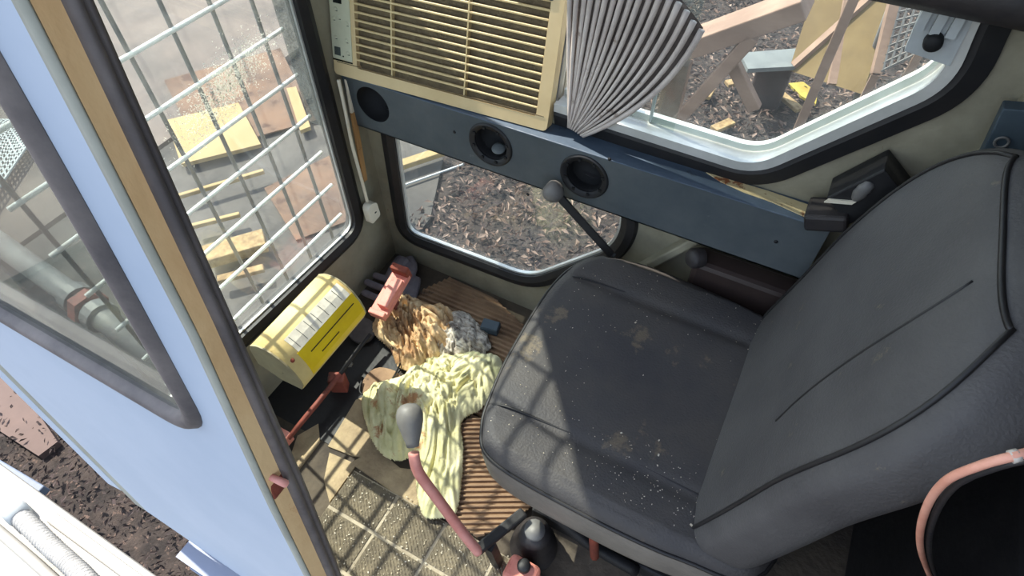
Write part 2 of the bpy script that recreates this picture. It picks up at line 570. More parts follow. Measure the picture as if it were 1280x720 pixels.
def strip(name, prof, mat, smooth=False):
    v, f = [], []
    k = len(prof)
    for (u, z) in jz:
        for (du, w) in prof:
            kz = 1.02 if z < 0.5 else 0.96 if z < 0.8 else 0.66 if z < 1.1 else 0.63
            v.append(fl(u + du, z, w * kz))
    for i in range(len(jz) - 1):
        for a in range(k):
            b = (a + 1) % k
            f.append((i * k + a, i * k + b, (i + 1) * k + b, (i + 1) * k + a))
    f.append(tuple(range(k)))
    f.append(tuple((len(jz) - 1) * k + a for a in range(k))[::-1])
    return obj(name, v, f, mat, wall_left, smooth)
strip('edge_fold', [(-0.009, -0.001), (-0.003, -0.001), (0.002, 0.001), (0.002, 0.004), (-0.009, 0.004)], M['edge_grey'], True)
strip('door_jamb', [(-0.04, 0.003), (0.002, 0.003), (0.002, 0.027), (-0.04, 0.027)], M['rust_edge'])
strip('door_seal', [(-0.012, 0.026), (0.005, 0.026), (0.011, 0.030), (0.009, 0.037), (0.003, 0.039), (0.008, 0.042), (0.004, 0.050), (-0.012, 0.050)], M['rubber_brown'], True)
# latch striker on the jamb
pst = lambda px, py: at(px, py, x=-0.383)
c0 = pst(342, 597)
sp = MB().obox(c0 + Vector((0.002, 0, 0)), Vector((0.003, 0, 0)), Vector((0, 0.012, 0.0)), Vector((0, 0.004, 0.03))).build('striker_plate', M['red_rust'], wall_left, bevel=0.002)
MB().tube([c0 + Vector((0.004, -0.004, 0.018)), c0 + Vector((0.02, 0.0, 0.006)), c0 + Vector((0.006, 0.004, -0.016))], [0.004, 0.005, 0.004], 8).build('striker_pin', M['pink_bar'], sp, True)
# front edge of that wall: channel strip and flange
v, f = [], []
def vstrip(name, cols, pts, mat, w):
    v, f = [], []
    for (u, z) in pts:
        for du, ww in cols:
            v.append(fl(u + du, z, ww))
    k = len(cols)
    for i in range(len(pts) - 1):
        for a in range(k):
            b = (a + 1) % k
            f.append((i * k + a, i * k + b, (i + 1) * k + b, (i + 1) * k + a))
    f.append(tuple(range(k)))
    f.append(tuple((len(pts) - 1) * k + a for a in range(k)))
    return obj(name, v, f, mat, wall_left)
fe = [(-0.985, 0.045), (-1.066, 0.56), (-1.06, 1.95)]
vstrip('edge_channel', [(0.0, 0.0), (-0.035, -0.001), (-0.035, 0.012), (0.0, 0.012)], fe, M['edge_grey'], 0)
vstrip('edge_flange', [(-0.035, -0.001), (-0.075, -0.004), (-0.075, 0.004), (-0.035, 0.010)], [(-1.0, 0.10), (-1.066, 0.56), (-1.06, 1.95)], M['white_paint'], 0)

# sill box under the near wall, a continuous lower body
sill = obj('trim_1', *(lambda b: (b.v, b.f))(MB().box((-0.88, -0.02, -0.22), (0.7, 0.028, -0.01))), M['blue_body'])
tag(sill, 'grey blue sill box below the near cab wall', None, kind='structure')
MB().box((-0.85, -0.024, -0.19), (0.6, -0.02, -0.04)).build('sill_panel', M['blue_body'], sill, bevel=0.002)
rear_shade_wall = plate('trim_2', [(0.34, 0.0), (0.70, 0.0), (0.70, 1.95), (0.34, 1.95)], [], fl, 0, 0.02, M['cab_paint'])  # out of view, widened forward to dim the rear of the cab
tag(rear_shade_wall, 'unseen near side wall behind the doorway, widened to shade the rear', None, kind='structure')
hd = MB()
hd.tube([(0.7, 0.945, 1.092), (0.2, 0.945, 1.092), (-0.36, 0.945, 1.092)], 0.032, 12)
header = hd.build('trim_3', M['rubber'], None, True)
tag(header, 'dark padded beam along the top of the far window', None, kind='structure')

# ---- windows: gaskets, frames, glass
def window(name, label):
    o = bpy.data.objects.new(name, None)
    COL.objects.link(o)
    return tag(o, label, None, kind='structure')

w1 = window('window_1', 'dusty windscreen at the front of the cab with cracked glass')
sweep('window_gasket', front_hole, ff, [(-0.010, -0.006), (0.010, -0.012), (0.026, -0.006), (0.026, 0.0), (-0.004, 0.032), (-0.010, 0.02)], M['gasket'], w1)
sweep('window_rim', [p for p in front_hole], ff, [(-0.010, 0.006), (-0.0145, 0.006), (-0.0145, 0.012), (-0.010, 0.012)], M['alu'], w1)
gw1 = plate('window_glass', front_hole, [], ff, 0.012, 0.017, M['glass_front'], w1)
w2 = window('window_2', 'low side window below the blue duct rail')
sweep('window_gasket', low_hole, fw, [(-0.012, -0.004), (0.004, -0.012), (0.022, -0.010), (0.028, 0.0), (0.0, 0.03), (-0.012, 0.02)], M['gasket'], w2)
sweep('window_rim', low_hole, fw, [(-0.012, 0.004), (-0.018, 0.004), (-0.018, 0.014), (-0.012, 0.014)], M['alu'], w2)
plate('window_glass', low_hole, [], fw, 0.012, 0.016, M['glass_low'], w2)
w3 = window('window_3', 'upper sliding side window in an aluminium frame beside the air conditioner')
uo = rounded([(-0.43, 0.722), (-0.02, 0.714), (0.187, 0.955), (0.172, 1.05), (0.16, 1.30)], [0.0, 0.05, 0.06, 0.03, 0.0], 8)
sweep('window_gasket', uo, fw, [(0.0, -0.010), (0.012, -0.014), (0.040, -0.006), (0.040, 0.0), (0.0, 0.0)], M['gasket'], w3, closed=False)
sweep('aluminium_frame', uo, fw, [(0.002, -0.016), (0.002, 0.045), (-0.022, 0.045), (-0.022, 0.032), (-0.010, 0.030), (-0.010, -0.004), (-0.016, -0.004), (-0.016, -0.016)], M['alu'], w3, closed=False)
plate('window_pane', [(-0.42, 0.735), (-0.19, 0.73), (-0.19, 1.28), (-0.42, 1.28)], [], fw, 0.016, 0.020, M['glass_up'], w3)
plate('window_pane', rounded([(-0.24, 0.730), (-0.025, 0.728), (0.170, 0.955), (0.156, 1.05), (0.146, 1.29), (-0.24, 1.29)], [0, .04, .05, .03, .02, 0], 6), [], fw, 0.026, 0.030, M['glass_up'], w3)
plate('pane_edge', [(-0.243, 0.730), (-0.238, 0.730), (-0.238, 1.28), (-0.243, 1.28)], [], fw, 0.024, 0.032, M['steel_pale'], w3)
# latch block on the frame
lt = plate('latch_plate', [(0.108, 0.992), (0.170, 0.985), (0.163, 1.09), (0.10, 1.09)], [], fw, -0.018, -0.004, M['steel_pale'], w3)
for i in range(3):
    u0 = 0.104 + i * 0.02
    plate('latch_rib', [(u0, 1.025), (u0 + 0.012, 1.025), (u0 + 0.012, 1.09), (u0, 1.09)], [], fw, -0.028, -0.018, M['steel_pale'], lt)
MB().lathe(at(1167, 50, y=YW - 0.02), (0, -1, 0), [(0, 0.012), (0.012, 0.012), (0.016, 0.009), (0.016, 0)], 20).build('latch_knob', M['hole_black'], lt, True)
w4 = window('window_4', 'front quarter window in the near cab wall with fat rubber seal')
sweep('window_gasket', lw_hole, fl, [(-0.007, 0.002), (-0.004, -0.007), (0.003, -0.009), (0.010, -0.008), (0.017, -0.001), (0.017, 0.0), (0.0, 0.0), (0.0, 0.012), (-0.007, 0.012)], M['rubber_brown'], w4, smooth=True)
plate('window_glass', lw_hole, [], fl, 0.003, 0.007, M['glass_left'], w4)

# crazed patch in the windscreen
cr = MB()
cc = at(283, 108, x=XF - 0.01)
for i in range(2600):
    a = random.gauss(0, 0.06)
    b = random.gauss(0, 0.024)
    q = Vector((XF - 0.0105, cc.y + a, cc.z + b + 0.25 * a))
    ang = random.uniform(0, math.pi)
    L = random.uniform(0.001, 0.004)
    d = Vector((0, math.cos(ang), math.sin(ang))) * L
    w = Vector((0, -math.sin(ang), math.cos(ang))) * random.uniform(0.0003, 0.0009)
    cr.add([q - d, q + w, q + d, q - w], [(0, 1, 2, 3)])
tag(cr.build('crack_flakes', M['crack'], gw1), 'crazed pale cracks', kind='stuff')

plate('tint_band', [(0.826, 0.60), (0.868, 0.56), (0.874, 1.30), (0.832, 1.34)], [], ff, 0.0175, 0.0185, M['tint'], w1)
# lower wall fold line and brace on the far wall, sticking out behind the seat
tr4 = MB().bar(at(795, 338, y=0.975), at(872, 296, y=0.975), 0.02, 0.035, Vector((0, -1, 0)))
tr4 = tr4.build('trim_4', M['cab_paint'], None, bevel=0.004)
tag(tr4, 'slanting cream brace on the far wall below the duct rail', None, kind='structure')

# ------------------------------------------------------------------ floor pieces
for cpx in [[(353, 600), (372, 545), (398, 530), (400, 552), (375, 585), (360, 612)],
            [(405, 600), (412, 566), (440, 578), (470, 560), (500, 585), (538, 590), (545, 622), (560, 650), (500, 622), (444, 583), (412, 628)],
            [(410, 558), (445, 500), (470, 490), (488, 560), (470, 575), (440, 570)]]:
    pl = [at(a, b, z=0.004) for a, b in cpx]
    plate('plate_and_shade', [(p.x, p.y) for p in pl], [], fz, 0.0, 0.004 + 0.002 * random.random(), M['plate_and_shade'], floor)
plate('plate_and_shade', [(-0.97, 0.36), (-0.72, 0.36), (-0.70, 0.70), (-0.97, 0.70)], [], fz, 0.0, 0.003, M['black_metal'], floor)  # black sheet stands in for the shade on the floor by the cover box
# raised joint grid with anti-slip tiles let into it
x0, y0, tw, th = -0.640, 0.335, 0.137, 0.101
plate('joint_grid', [(x0 + 0.003, y0 - 0.001), (x0 + 5 * tw, y0 - 0.001), (x0 + 5 * tw, 0.032), (x0 + 0.003, 0.032)], [], fz, 0.0, 0.006, M['joint'], floor)
tb = MB()
nx, ny = 26, 19
tv = lambda i, j: (0.004 + i / nx * (tw - 0.008), -(0.004 + j / ny * (th - 0.008)), 0.008 + (0.0016 if (i + j) % 2 and 0 < i < nx and 0 < j < ny else 0.0))
tb.v = [Vector(tv(i, j)) for i in range(nx + 1) for j in range(ny + 1)]
tb.f = [(i * (ny + 1) + j, (i + 1) * (ny + 1) + j, (i + 1) * (ny + 1) + j + 1, i * (ny + 1) + j + 1) for i in range(nx) for j in range(ny)]
k = len(tb.v)
tb.v += [Vector((0.004, -0.004, 0.004)), Vector((tw - 0.004, -0.004, 0.004)), Vector((tw - 0.004, -th + 0.004, 0.004)), Vector((0.004, -th + 0.004, 0.004))]
tb.f += [(0, nx * (ny + 1), k + 1, k), (nx * (ny + 1), nx * (ny + 1) + ny, k + 2, k + 1), (nx * (ny + 1) + ny, ny, k + 3, k + 2), (ny, 0, k, k + 3)]
t0 = tb.build('floor_tile', M['tile'], floor)
first = True
for i in range(5):
    for j in range(3):
        o = t0 if first else t0.copy()
        if not first:
            COL.objects.link(o)
        first = False
        o.location = (x0 + i * tw, y0 - j * th, 0)

# ------------------------------------------------------------------ ribbed rubber mats
def ribbed(name, poly, ang, pitch, z, label, h=0.009):
    """poly in floor metres; ribs along angle ang"""
    ca, sa = math.cos(ang), math.sin(ang)
    R = [Vector((p[0] * ca + p[1] * sa, -p[0] * sa + p[1] * ca)) for p in poly]
    vmin = min(p.y for p in R)
    vmax = max(p.y for p in R)
    rows = []
    n = int((vmax - vmin) / (pitch / 2))
    for i in range(n + 1):
        vv = vmin + 1e-4 + (vmax - vmin - 2e-4) * i / n
        xs = []
        for a in range(len(R)):
            p, q = R[a], R[(a + 1) % len(R)]
            if (p.y - vv) * (q.y - vv) < 0:
                xs.append(p.x + (q.x - p.x) * (vv - p.y) / (q.y - p.y))
        if len(xs) >= 2:
            rows.append((vv, min(xs), max(xs), i % 2))
    v, f = [], []
    back = lambda u, w, zz: (u * ca - w * sa, u * sa + w * ca, zz)
    sect = []
    for (vv, a, b, odd) in rows:
        q = pitch * 0.13
        sect.append((vv - q, a, b, z + (h if odd else 0.002)))
        sect.append((vv + q, a, b, z + (h if odd else 0.002)))
    for (vv, a, b, zz) in sect:
        v += [back(a, vv, zz), back(b, vv, zz), back(a, vv, z - 0.003), back(b, vv, z - 0.003)]
    for i in range(len(sect) - 1):
        a, b = 4 * i, 4 * i + 4
        f += [(a, a + 1, b + 1, b), (a + 2, b + 2, b + 3, a + 3), (a, b, b + 2, a + 2), (a + 1, a + 3, b + 3, b + 1)]
    f += [(0, 2, 3, 1), (4 * len(sect) - 4, 4 * len(sect) - 3, 4 * len(sect) - 1, 4 * len(sect) - 2)]
    return tag(obj(name, v, f, M['mat_brown']), label, 'mat', 'ribbed rubber floor mats')

pf = [at(a, b, z=0.012) for a, b in [(500, 400), (528, 362), (566, 341), (622, 357), (657, 409), (640, 480), (600, 520), (540, 480)]]
ribbed('rubber_mat', [(p.x, min(p.y, 0.972)) for p in pf], 0.02, 0.0150, 0.006, 'ribbed brown rubber mat under the low side window')
pn = [at(a, b, z=0.012) for a, b in [(528, 575), (590, 520), (650, 540), (668, 630), (640, 655), (596, 672), (560, 642), (538, 612)]]
ribbed('rubber_mat', [(p.x, p.y) for p in pn], 0.50, 0.0125, 0.013, 'ribbed tan rubber mat under the lever and the seat front')

# ------------------------------------------------------------------ blue duct rail along the far wall
rail = thing('duct_rail', (-0.4, 0.95, RAIL_B), 'long dark blue metal duct rail with three round vent holes under the air conditioner', 'duct')
h1, h2, h3 = at(466, 131, y=YR), at(613, 181, y=YR), at(730, 221, y=YR)
circ = lambda c, r, n=36: [(c.x + r * math.cos(2 * math.pi * i / n), c.z + r * math.sin(2 * math.pi * i / n)) for i in range(n)]
fr_ = lambda u, v, w: Vector((u, YR + w, v))
plate('front_panel', [(-0.955, RAIL_B), (0.135, RAIL_B), (0.135, RAIL_T), (-0.955, RAIL_T)], [circ(h1, 0.046), circ(h2, 0.047), circ(h3, 0.047)], fr_, 0, 0.003, M['rail_blue'], rail)
MB().box((-0.955, YR - 0.001, RAIL_T - 0.002), (0.135, YW, RAIL_T + 0.001)).build('top_panel', M['rail_top'], rail, bevel=0.0015)
MB().box((-0.955, YR, RAIL_B), (0.135, YW, RAIL_B + 0.003)).build('bottom_panel', M['rail_blue'], rail)
bp = [at(a, b, z=RAIL_T + 0.003) for a, b in [(880, 213), (905, 222), (960, 238), (1030, 262), (1016, 275), (965, 252), (930, 240), (900, 226)]]
plate('bare_strip', [(p.x, min(p.y, YW - 0.001)) for p in bp], [], fz, RAIL_T + 0.001, RAIL_T + 0.0025, M['cream_bare'], rail)
for nm, hh, rr in (('vent_cup', h1, 0.046), ('vent_cup', h2, 0.040), ('vent_cup', h3, 0.040)):
    MB().lathe((hh.x, YR + 0.001, hh.z), (0, 1, 0), [(0, rr), (0.05, rr * 0.9), (0.05, 0.0)], 36).build(nm, M['hole_black'], rail, True)
for hh in (h2, h3):
    rg = MB().lathe((hh.x, YR - 0.004, hh.z), (0, 1, 0), [(0.004, 0.055), (0.0, 0.053), (-0.001, 0.050), (0.003, 0.046), (0.003, 0.041), (0.012, 0.039), (0.03, 0.038)], 40).build('vent_ring', M['black_metal'], rail, True)
    for q in range(8):
        a = q * math.pi / 4 + 0.3
        MB().box((hh.x + 0.0435 * math.cos(a) - 0.003, YR - 0.004, hh.z + 0.0435 * math.sin(a) - 0.003), (hh.x + 0.0435 * math.cos(a) + 0.003, YR - 0.0005, hh.z + 0.0435 * math.sin(a) + 0.003)).build('ring_lug', M['hole_black'], rg)
MB().lathe((h2.x + 0.008, YR + 0.022, h2.z - 0.024), (0.1, -0.25, 1), [(0, 0.010), (0.002, 0.016), (0.004, 0.015), (0.005, 0.008), (0.0055, 0)], 20).build('vent_light_disc', M['board_grey'], rail, True)  # pale disc stands in for light glimpsed inside the vent hole
for px, py in ((762, 199), (970, 302), (660, 243), (568, 165)):
    p = at(px, py, y=YR)
    MB().lathe((p.x, YR, p.z), (0, -1, 0), [(0, 0.004), (0.002, 0.003), (0.0025, 0)], 10).build('screw', M['hole_black'], rail, True)

# ------------------------------------------------------------------ window air conditioner
bl = at(418, 92, z=0.682)
br = at(683, 165, z=0.682)
EX = (br - bl)
AW = EX.length
EX.normalize()
UP = Vector((-0.08, 0.26, 0.96))
UP = (UP - EX * UP.dot(EX)).normalized()
NN = EX.cross(UP).normalized()         # towards the driver
if NN.y > 0:
    NN = -NN
def acl(px, py):
    p = at_plane(px, py, bl, NN) - bl
    return p.dot(EX), p.dot(UP)
fa = lambda s, t, w: bl + EX * s + UP * t + NN * w      # w towards the driver
AH = 0.34
ac = thing('air_conditioner', bl + EX * AW / 2, 'yellowed cream window air conditioner with horizontal louvres and folding side curtain', 'air conditioner')
sL, tB = acl(447, 83)
sR, tBr = acl(668, 146)
tB = (tB + tBr) / 2
_, tT = acl(676, 14)
pitch = 0.0168
tT = tB + pitch * 14
bez = plate('front_bezel', rounded([(0, 0), (AW, 0), (AW, AH), (0, AH)], 0.012, 5), [rounded([(sL - 0.002, tB - 0.002), (sR + 0.003, tB - 0.002), (sR + 0.003, tT), (sL - 0.002, tT)], 0.006, 3)], fa, -0.03, 0.0, M['ac_cream'], ac)
md = bez.modifiers.new('bevel', 'BEVEL')
md.width = 0.005
md.segments = 3
md.limit_method = 'ANGLE'
md.angle_limit = math.radians(50)
plate('grille_back', [(sL - 0.01, tB - 0.01), (sR + 0.01, tB - 0.01), (sR + 0.01, tT + 0.01), (sL - 0.01, tT + 0.01)], [], fa, -0.029, -0.0125, M['ac_dark'], ac)
sp_ = None
sb = MB()
hz = EX * ((sR - sL) / 2 + 0.003)
sb.obox((0, 0, 0), hz, UP * 0.0022, NN * 0.0028)
for i in range(1, 14):
    c = fa((sL + sR) / 2, tB + pitch * i, -0.0032)
    if sp_ is None:
        o = sb.build('louvre', M['ac_slat'], ac, bevel=0.001, seg=1)
        sp_ = o
    else:
        o = sp_.copy()
        COL.objects.link(o)
    o.location = c
for px in (489, 583):
    s_, _ = acl(px, 60)
    MB().obox(fa(s_, (tB + tT) / 2, -0.009), EX * 0.0015, UP * ((tT - tB) / 2), NN * 0.0085).build('louvre_rib', M['ac_slat'], ac)
MB().obox(fa(AW / 2, 0.030, 0.0), EX * (AW / 2 - 0.01), UP * 0.0008, NN * 0.0006).build('bezel_seam', M['ac_dark'], ac)
cpn = [acl(a, b) for a, b in ((417, 71), (441, 78))]
cp0, cp1 = cpn[0][0], cpn[1][0]
cpb = (cpn[0][1] + cpn[1][1]) / 2
cp = plate('control_panel', rounded([(cp0, cpb), (cp1, cpb), (cp1, cpb + 0.20), (cp0, cpb + 0.20)], 0.003, 2), [], fa, 0.0, 0.002, M['ac_panel'], ac)
wd = cp1 - cp0
MB().obox(fa(cp0 + wd * 0.5, cpb - 0.003, 0.001), EX * (wd / 2), UP * 0.0015, NN * 0.0012).build('panel_edge', M['lcd'], cp)
plate('display', [(cp0 + wd * 0.2, cpb + 0.118), (cp0 + wd * 0.62, cpb + 0.118), (cp0 + wd * 0.62, cpb + 0.15), (cp0 + wd * 0.2, cpb + 0.15)], [], fa, 0.002, 0.003, M['lcd'], cp)
for (a, b) in ((0.16, 0.086), (0.44, 0.090), (0.82, 0.080), (0.30, 0.106), (0.20, 0.047), (0.76, 0.044), (0.80, 0.018)):
    MB().lathe(fa(cp0 + wd * a, cpb + b, 0.002), NN, [(0, 0.0042), (0.0015, 0.004), (0.002, 0.003), (0.002, 0)], 14).build('button', M['ac_panel'], cp, True)
    MB().obox(fa(cp0 + wd * a + 0.002, cpb + b - 0.004, 0.0025), EX * 0.003, UP * 0.0007, NN * 0.0004).build('button_mark', M['ac_dot'], cp)
plate('sensor_window', [(cp0 + wd * 0.12, cpb + 0.008), (cp0 + wd * 0.42, cpb + 0.008), (cp0 + wd * 0.42, cpb + 0.026), (cp0 + wd * 0.12, cpb + 0.026)], [], fa, 0.002, 0.003, M['ac_dot'], cp)
MB().lathe(fa(cp0 + wd * 0.55, cpb + 0.008, 0.002), NN, [(0, 0.002), (0.001, 0.0015), (0.001, 0)], 10).build('indicator', M['lcd'], cp, True)
# recess with the dark badge over the grille
bd0, bd1 = acl(640, 0)[0], acl(692, 0)[0]
bt = acl(690, 4)[1]
badge = plate('badge_recess', rounded([(bd0, bt + 0.004), (bd1, bt + 0.004), (bd1, bt + 0.035), (bd0, bt + 0.035)], 0.003, 2), [], fa, 0.0, 0.0015, M['lcd'], ac)
plate('badge_mark', [(bd0 + 0.02, bt + 0.012), (bd1 - 0.02, bt + 0.012), (bd1 - 0.02, bt + 0.016), (bd0 + 0.02, bt + 0.016)], [], fa, 0.0015, 0.002, M['steel_pale'], badge)
# metal case behind
MB().obox(fa(AW / 2, AH / 2, -0.165), EX * (AW / 2 - 0.014), UP * (AH / 2 - 0.01), NN * 0.135).build('case', M['ac_metal'], ac, bevel=0.004)
MB().obox(fa(AW - 0.013, AH / 2 - 0.04, -0.055), EX * 0.0015, UP * (AH / 2 - 0.06), NN * 0.018).build('side_sticker', M['steel_pale'], ac)
cu = MB()
for i, (o_, w_) in enumerate(((0.004, -0.070), (0.012, -0.078))):
    cu.obox(fa(AW - 0.008 + o_, AH / 2 + 0.004, w_), EX * 0.0035, UP * (AH / 2 - 0.012), NN * 0.008)
curtain = cu.build('side_curtain', M['white_plastic'], ac, bevel=0.001)
# folded side curtain: fan of pleats
YC = 0.960
fan = []
NP = 17
for i in range(NP):
    t = i / (NP - 1)
    bx_, by_ = 711 + 17 * t ** 1.6, 158 + 11 * t ** 2
    ex_, ey_ = 716 + 161 * t ** 0.9, -95 + 133 * t ** 1.5
    mx_, my_ = (bx_ + ex_) / 2 + 30 * t - 4, (by_ + ey_) / 2 + 30 * t
    P3 = []
    for s in range(13):
        q = s / 12
        X_ = bx_ * (1 - q) ** 2 + 2 * q * (1 - q) * mx_ + ex_ * q * q
        Y_ = by_ * (1 - q) ** 2 + 2 * q * (1 - q) * my_ + ey_ * q * q
        P3.append(at(X_, Y_, y=YC))
    fan.append(P3)
for i, P3 in enumerate(fan):
    b = MB()
    wds = [0.0022 + 0.0038 * (s / 12) ** 0.8 for s in range(13)]
    if i == NP - 1:
        wds = [0.006] * 13
    b.tube([p + Vector((0, -0.004 * (i % 2), 0)) for p in P3], wds, 6, flat=0.9, upv=Vector((0, -1, 0)))
    b.build('pleat', M['pleat'], curtain, True)
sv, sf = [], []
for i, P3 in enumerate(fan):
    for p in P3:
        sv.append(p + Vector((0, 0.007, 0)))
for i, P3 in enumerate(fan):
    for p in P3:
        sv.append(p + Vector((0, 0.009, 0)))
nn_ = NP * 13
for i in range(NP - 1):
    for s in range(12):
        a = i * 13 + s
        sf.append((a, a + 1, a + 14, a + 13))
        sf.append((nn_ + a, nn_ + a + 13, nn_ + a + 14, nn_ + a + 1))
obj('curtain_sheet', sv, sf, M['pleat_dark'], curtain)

# ------------------------------------------------------------------ power cord, plug and splintered strip on the corner post
cordm = MB()
XP = -0.950
cpts = [at(a, b, x=XP + 0.006) for a, b in ((423, 100), (426, 112), (432, 140), (440, 180), (448, 210), (455, 236), (459, 252))]
cord = thing('power_plug', at(463, 263, x=XP), 'cream power plug hanging on its flat cord in the front corner', 'plug')
MB().tube(smoothc(cpts, 5), 0.0045, 10).build('cord', M['white_plastic'], cord, True)
pc = at(464, 264, x=XP + 0.008)
plate('plug_body', rounded([(pc.y - 0.020, pc.z - 0.030), (pc.y + 0.021, pc.z - 0.027), (pc.y + 0.018, pc.z + 0.024), (pc.y - 0.006, pc.z + 0.036), (pc.y - 0.020, pc.z + 0.026)], 0.009, 4), [], lambda u, v, w: Vector((XP + 0.020 - w, u, v)), 0, 0.022, M['white_plastic'], cord).modifiers.new('bevel', 'BEVEL').width = 0.003
MB().box((XP + 0.020, pc.y + 0.000, pc.z - 0.003), (XP + 0.022, pc.y + 0.006, pc.z + 0.000)).build('plug_mark', M['ac_dot'], cord)
wp = [at(a, b, x=XP + 0.004) for a, b in ((434, 97), (441, 140), (449, 185), (456, 226))]
ws = thing('corner_strip', wp[-1], 'splintered wooden strip with peeling white paint on the front corner post', 'strip')
for i in range(3):
    MB().bar(wp[i], wp[i + 1], 0.016, 0.008, Vector((1, 0, 0))).build('strip_piece', M['white_plastic'] if i < 1 else M['wood_raw'], ws, bevel=0.002)
MB().lathe(wp[0] + Vector((0.004, 0, 0)), (1, 0, 0), [(0, 0.005), (0.003, 0.004), (0.004, 0)], 10).build('screw', M['steel_grey'], ws, True)

# ------------------------------------------------------------------ yellow cover box under the windscreen
prof = [(-0.860, 0.285), (-0.858, 0.345), (-0.848, 0.366), (-0.825, 0.380), (-0.800, 0.385), (-0.782, 0.382), (-0.764, 0.372), (-0.748, 0.356), (-0.735, 0.334), (-0.728, 0.308), (-0.728, 0.290), (-0.738, 0.268), (-0.80, 0.262)]
ya, yb = 0.368, 0.598
hb = thing('cover_box', (-0.80, (ya + yb) / 2, 0.262), 'cream yellow metal cover box with a bright yellow warning label under the windscreen', 'box')
def extr(prof, a, b, e=0.0):
    m = MB()
    n = len(prof)
    m.v = [Vector((x, a, z)) for x, z in prof] + [Vector((x, b, z)) for x, z in prof]
    m.f = [(i, (i + 1) % n, n + (i + 1) % n, n + i) for i in range(n)] + [tuple(range(n))[::-1], tuple(range(n, 2 * n))]
    return m
extr(prof, ya + 0.004, yb - 0.004).build('box_shell', M['box_yellow'], hb, True)
MB().bar((-0.966, 0.50, 0.15), (-0.81, 0.50, 0.275), 0.06, 0.02).build('mounting_arm', M['black_metal'], hb)
extr([(x, z + 0.001) for x, z in prof], ya, ya + 0.004).build('end_panel', M['box_end'], hb, bevel=0.001)
extr([(x, z + 0.001) for x, z in prof], yb - 0.004, yb).build('end_panel', M['box_end'], hb, bevel=0.001)
def band(name, pts, a, b, mat, par, lift=0.0):
    m = MB()
    n = len(pts)
    nr = []
    for i in range(n):
        p, q = pts[max(i - 1, 0)], pts[min(i + 1, n - 1)]
        d = Vector((q[0] - p[0], 0, q[1] - p[1])).normalized()
        nr.append(Vector((-d.z, 0, d.x)) if -d.z * 1 + d.x > 0 else Vector((d.z, 0, -d.x)))
    for off in (0.0003 + lift, 0.0016 + lift):
        for yy in (a, b):
            m.v += [Vector((x, yy, z)) + q * off for (x, z), q in zip(pts, nr)]
    for i in range(n - 1):
        m.f += [(i, i + 1, n + i + 1, n + i), (2 * n + i, 3 * n + i, 3 * n + i + 1, 2 * n + i + 1)]
        m.f += [(i, 2 * n + i, 2 * n + i + 1, i + 1), (n + i, n + i + 1, 3 * n + i + 1, 3 * n + i)]
    m.f += [(0, n, 3 * n, 2 * n), (n - 1, 3 * n - 1, 4 * n - 1, 2 * n - 1)]
    return m.build(name, mat, par)
lb = band('warning_label', [(-0.7500, 0.3590), (-0.748, 0.356), (-0.735, 0.334), (-0.728, 0.308), (-0.728, 0.292)], ya + 0.035, yb - 0.006, M['label_yellow'], hb)
band('label_panel', [(-0.782, 0.382), (-0.764, 0.372), (-0.7500, 0.3590)], ya + 0.040, yb - 0.012, M['label_white'], lb)
for i in range(7):
    yy = ya + 0.05 + i * 0.024
    band('label_line', [(-0.779, 0.3805), (-0.764, 0.372), (-0.753, 0.3618)], yy, yy + 0.0011, M['ac_dot'], lb, 0.0006)
band('label_line', [(-0.7395, 0.3425), (-0.7385, 0.3405)], ya + 0.06, yb - 0.02, M['ink'], lb, 0.0008)
band('label_line', [(-0.7315, 0.3225), (-0.7310, 0.3205)], ya + 0.08, yb - 0.09, M['ink'], lb, 0.0008)
MB().lathe((-0.748, ya + 0.018, 0.3565), (0.7, 0, 0.7), [(0, 0.005), (0.003, 0.004), (0.004, 0)], 10).build('screw', M['red_rust'], hb, True)

# ------------------------------------------------------------------ red pedal, glove, linkage rod in the front corner
pa, pb = at(474, 392, z=0.115), at(503, 342, z=0.145)
pd = thing('foot_pedal', (pa + pb) / 2 - Vector((0, 0, 0.12)), 'red painted metal foot pedal with a rusty end in the front corner', 'pedal')
ax = (pb - pa)
L = ax.length
ax.normalize()
sdv = ax.cross(Vector((0, 0, 1))).normalized()
upp = sdv.cross(ax)
MB().obox((pa + pb) / 2, ax * L / 2, sdv * 0.027, upp * 0.008).build('pedal_bar', M['red_metal'], pd, bevel=0.002)
MB().obox((pa + pb) / 2 + sdv * 0.008 + upp * 0.016 - ax * 0.006, ax * (L / 2 - 0.022), sdv * 0.017, upp * 0.010).build('pedal_tread', M['red_metal'], pd, bevel=0.002)
MB().obox(pb + upp * 0.012, ax * 0.010, sdv * 0.026, upp * 0.024).build('pedal_lip', M['red_rust'], pd, bevel=0.003)
MB().obox(pa + upp * 0.004 - ax * 0.004, ax * 0.008, sdv * 0.025, upp * 0.014).build('pedal_toe', M['red_metal'], pd, bevel=0.003)
MB().bar((pa + pb) / 2 - upp * 0.006, Vector(((pa.x + pb.x) / 2, (pa.y + pb.y) / 2, 0.0)), 0.022, 0.022, Vector((0, 1, 0))).build('pedal_stem', M['red_dull'], pd)
gl_ = MB()
def cap(pts, r, flat):
    P = smoothc(pts, 5)
    n = len(P)
    rr = []
    for i in range(n):
        t = i / (n - 1)
        e = min(t, 1 - t) * 2
        rr.append(r * max(0.12, min(1.0, math.sqrt(max(0.0, 1 - (1 - min(1, e * 3.2)) ** 2)))))
    gl_.tube(P, rr, 12, flat=flat, upv=Vector((0, 0, 1)))
G = lambda a, b, z: at(a, b, z=z)
cap([G(484, 385, 0.03), G(497, 355, 0.03), G(510, 330, 0.03)], 0.040, 0.40)
cap([G(490, 350, 0.045), G(496, 336, 0.05), G(506, 322, 0.05)], 0.026, 0.6)
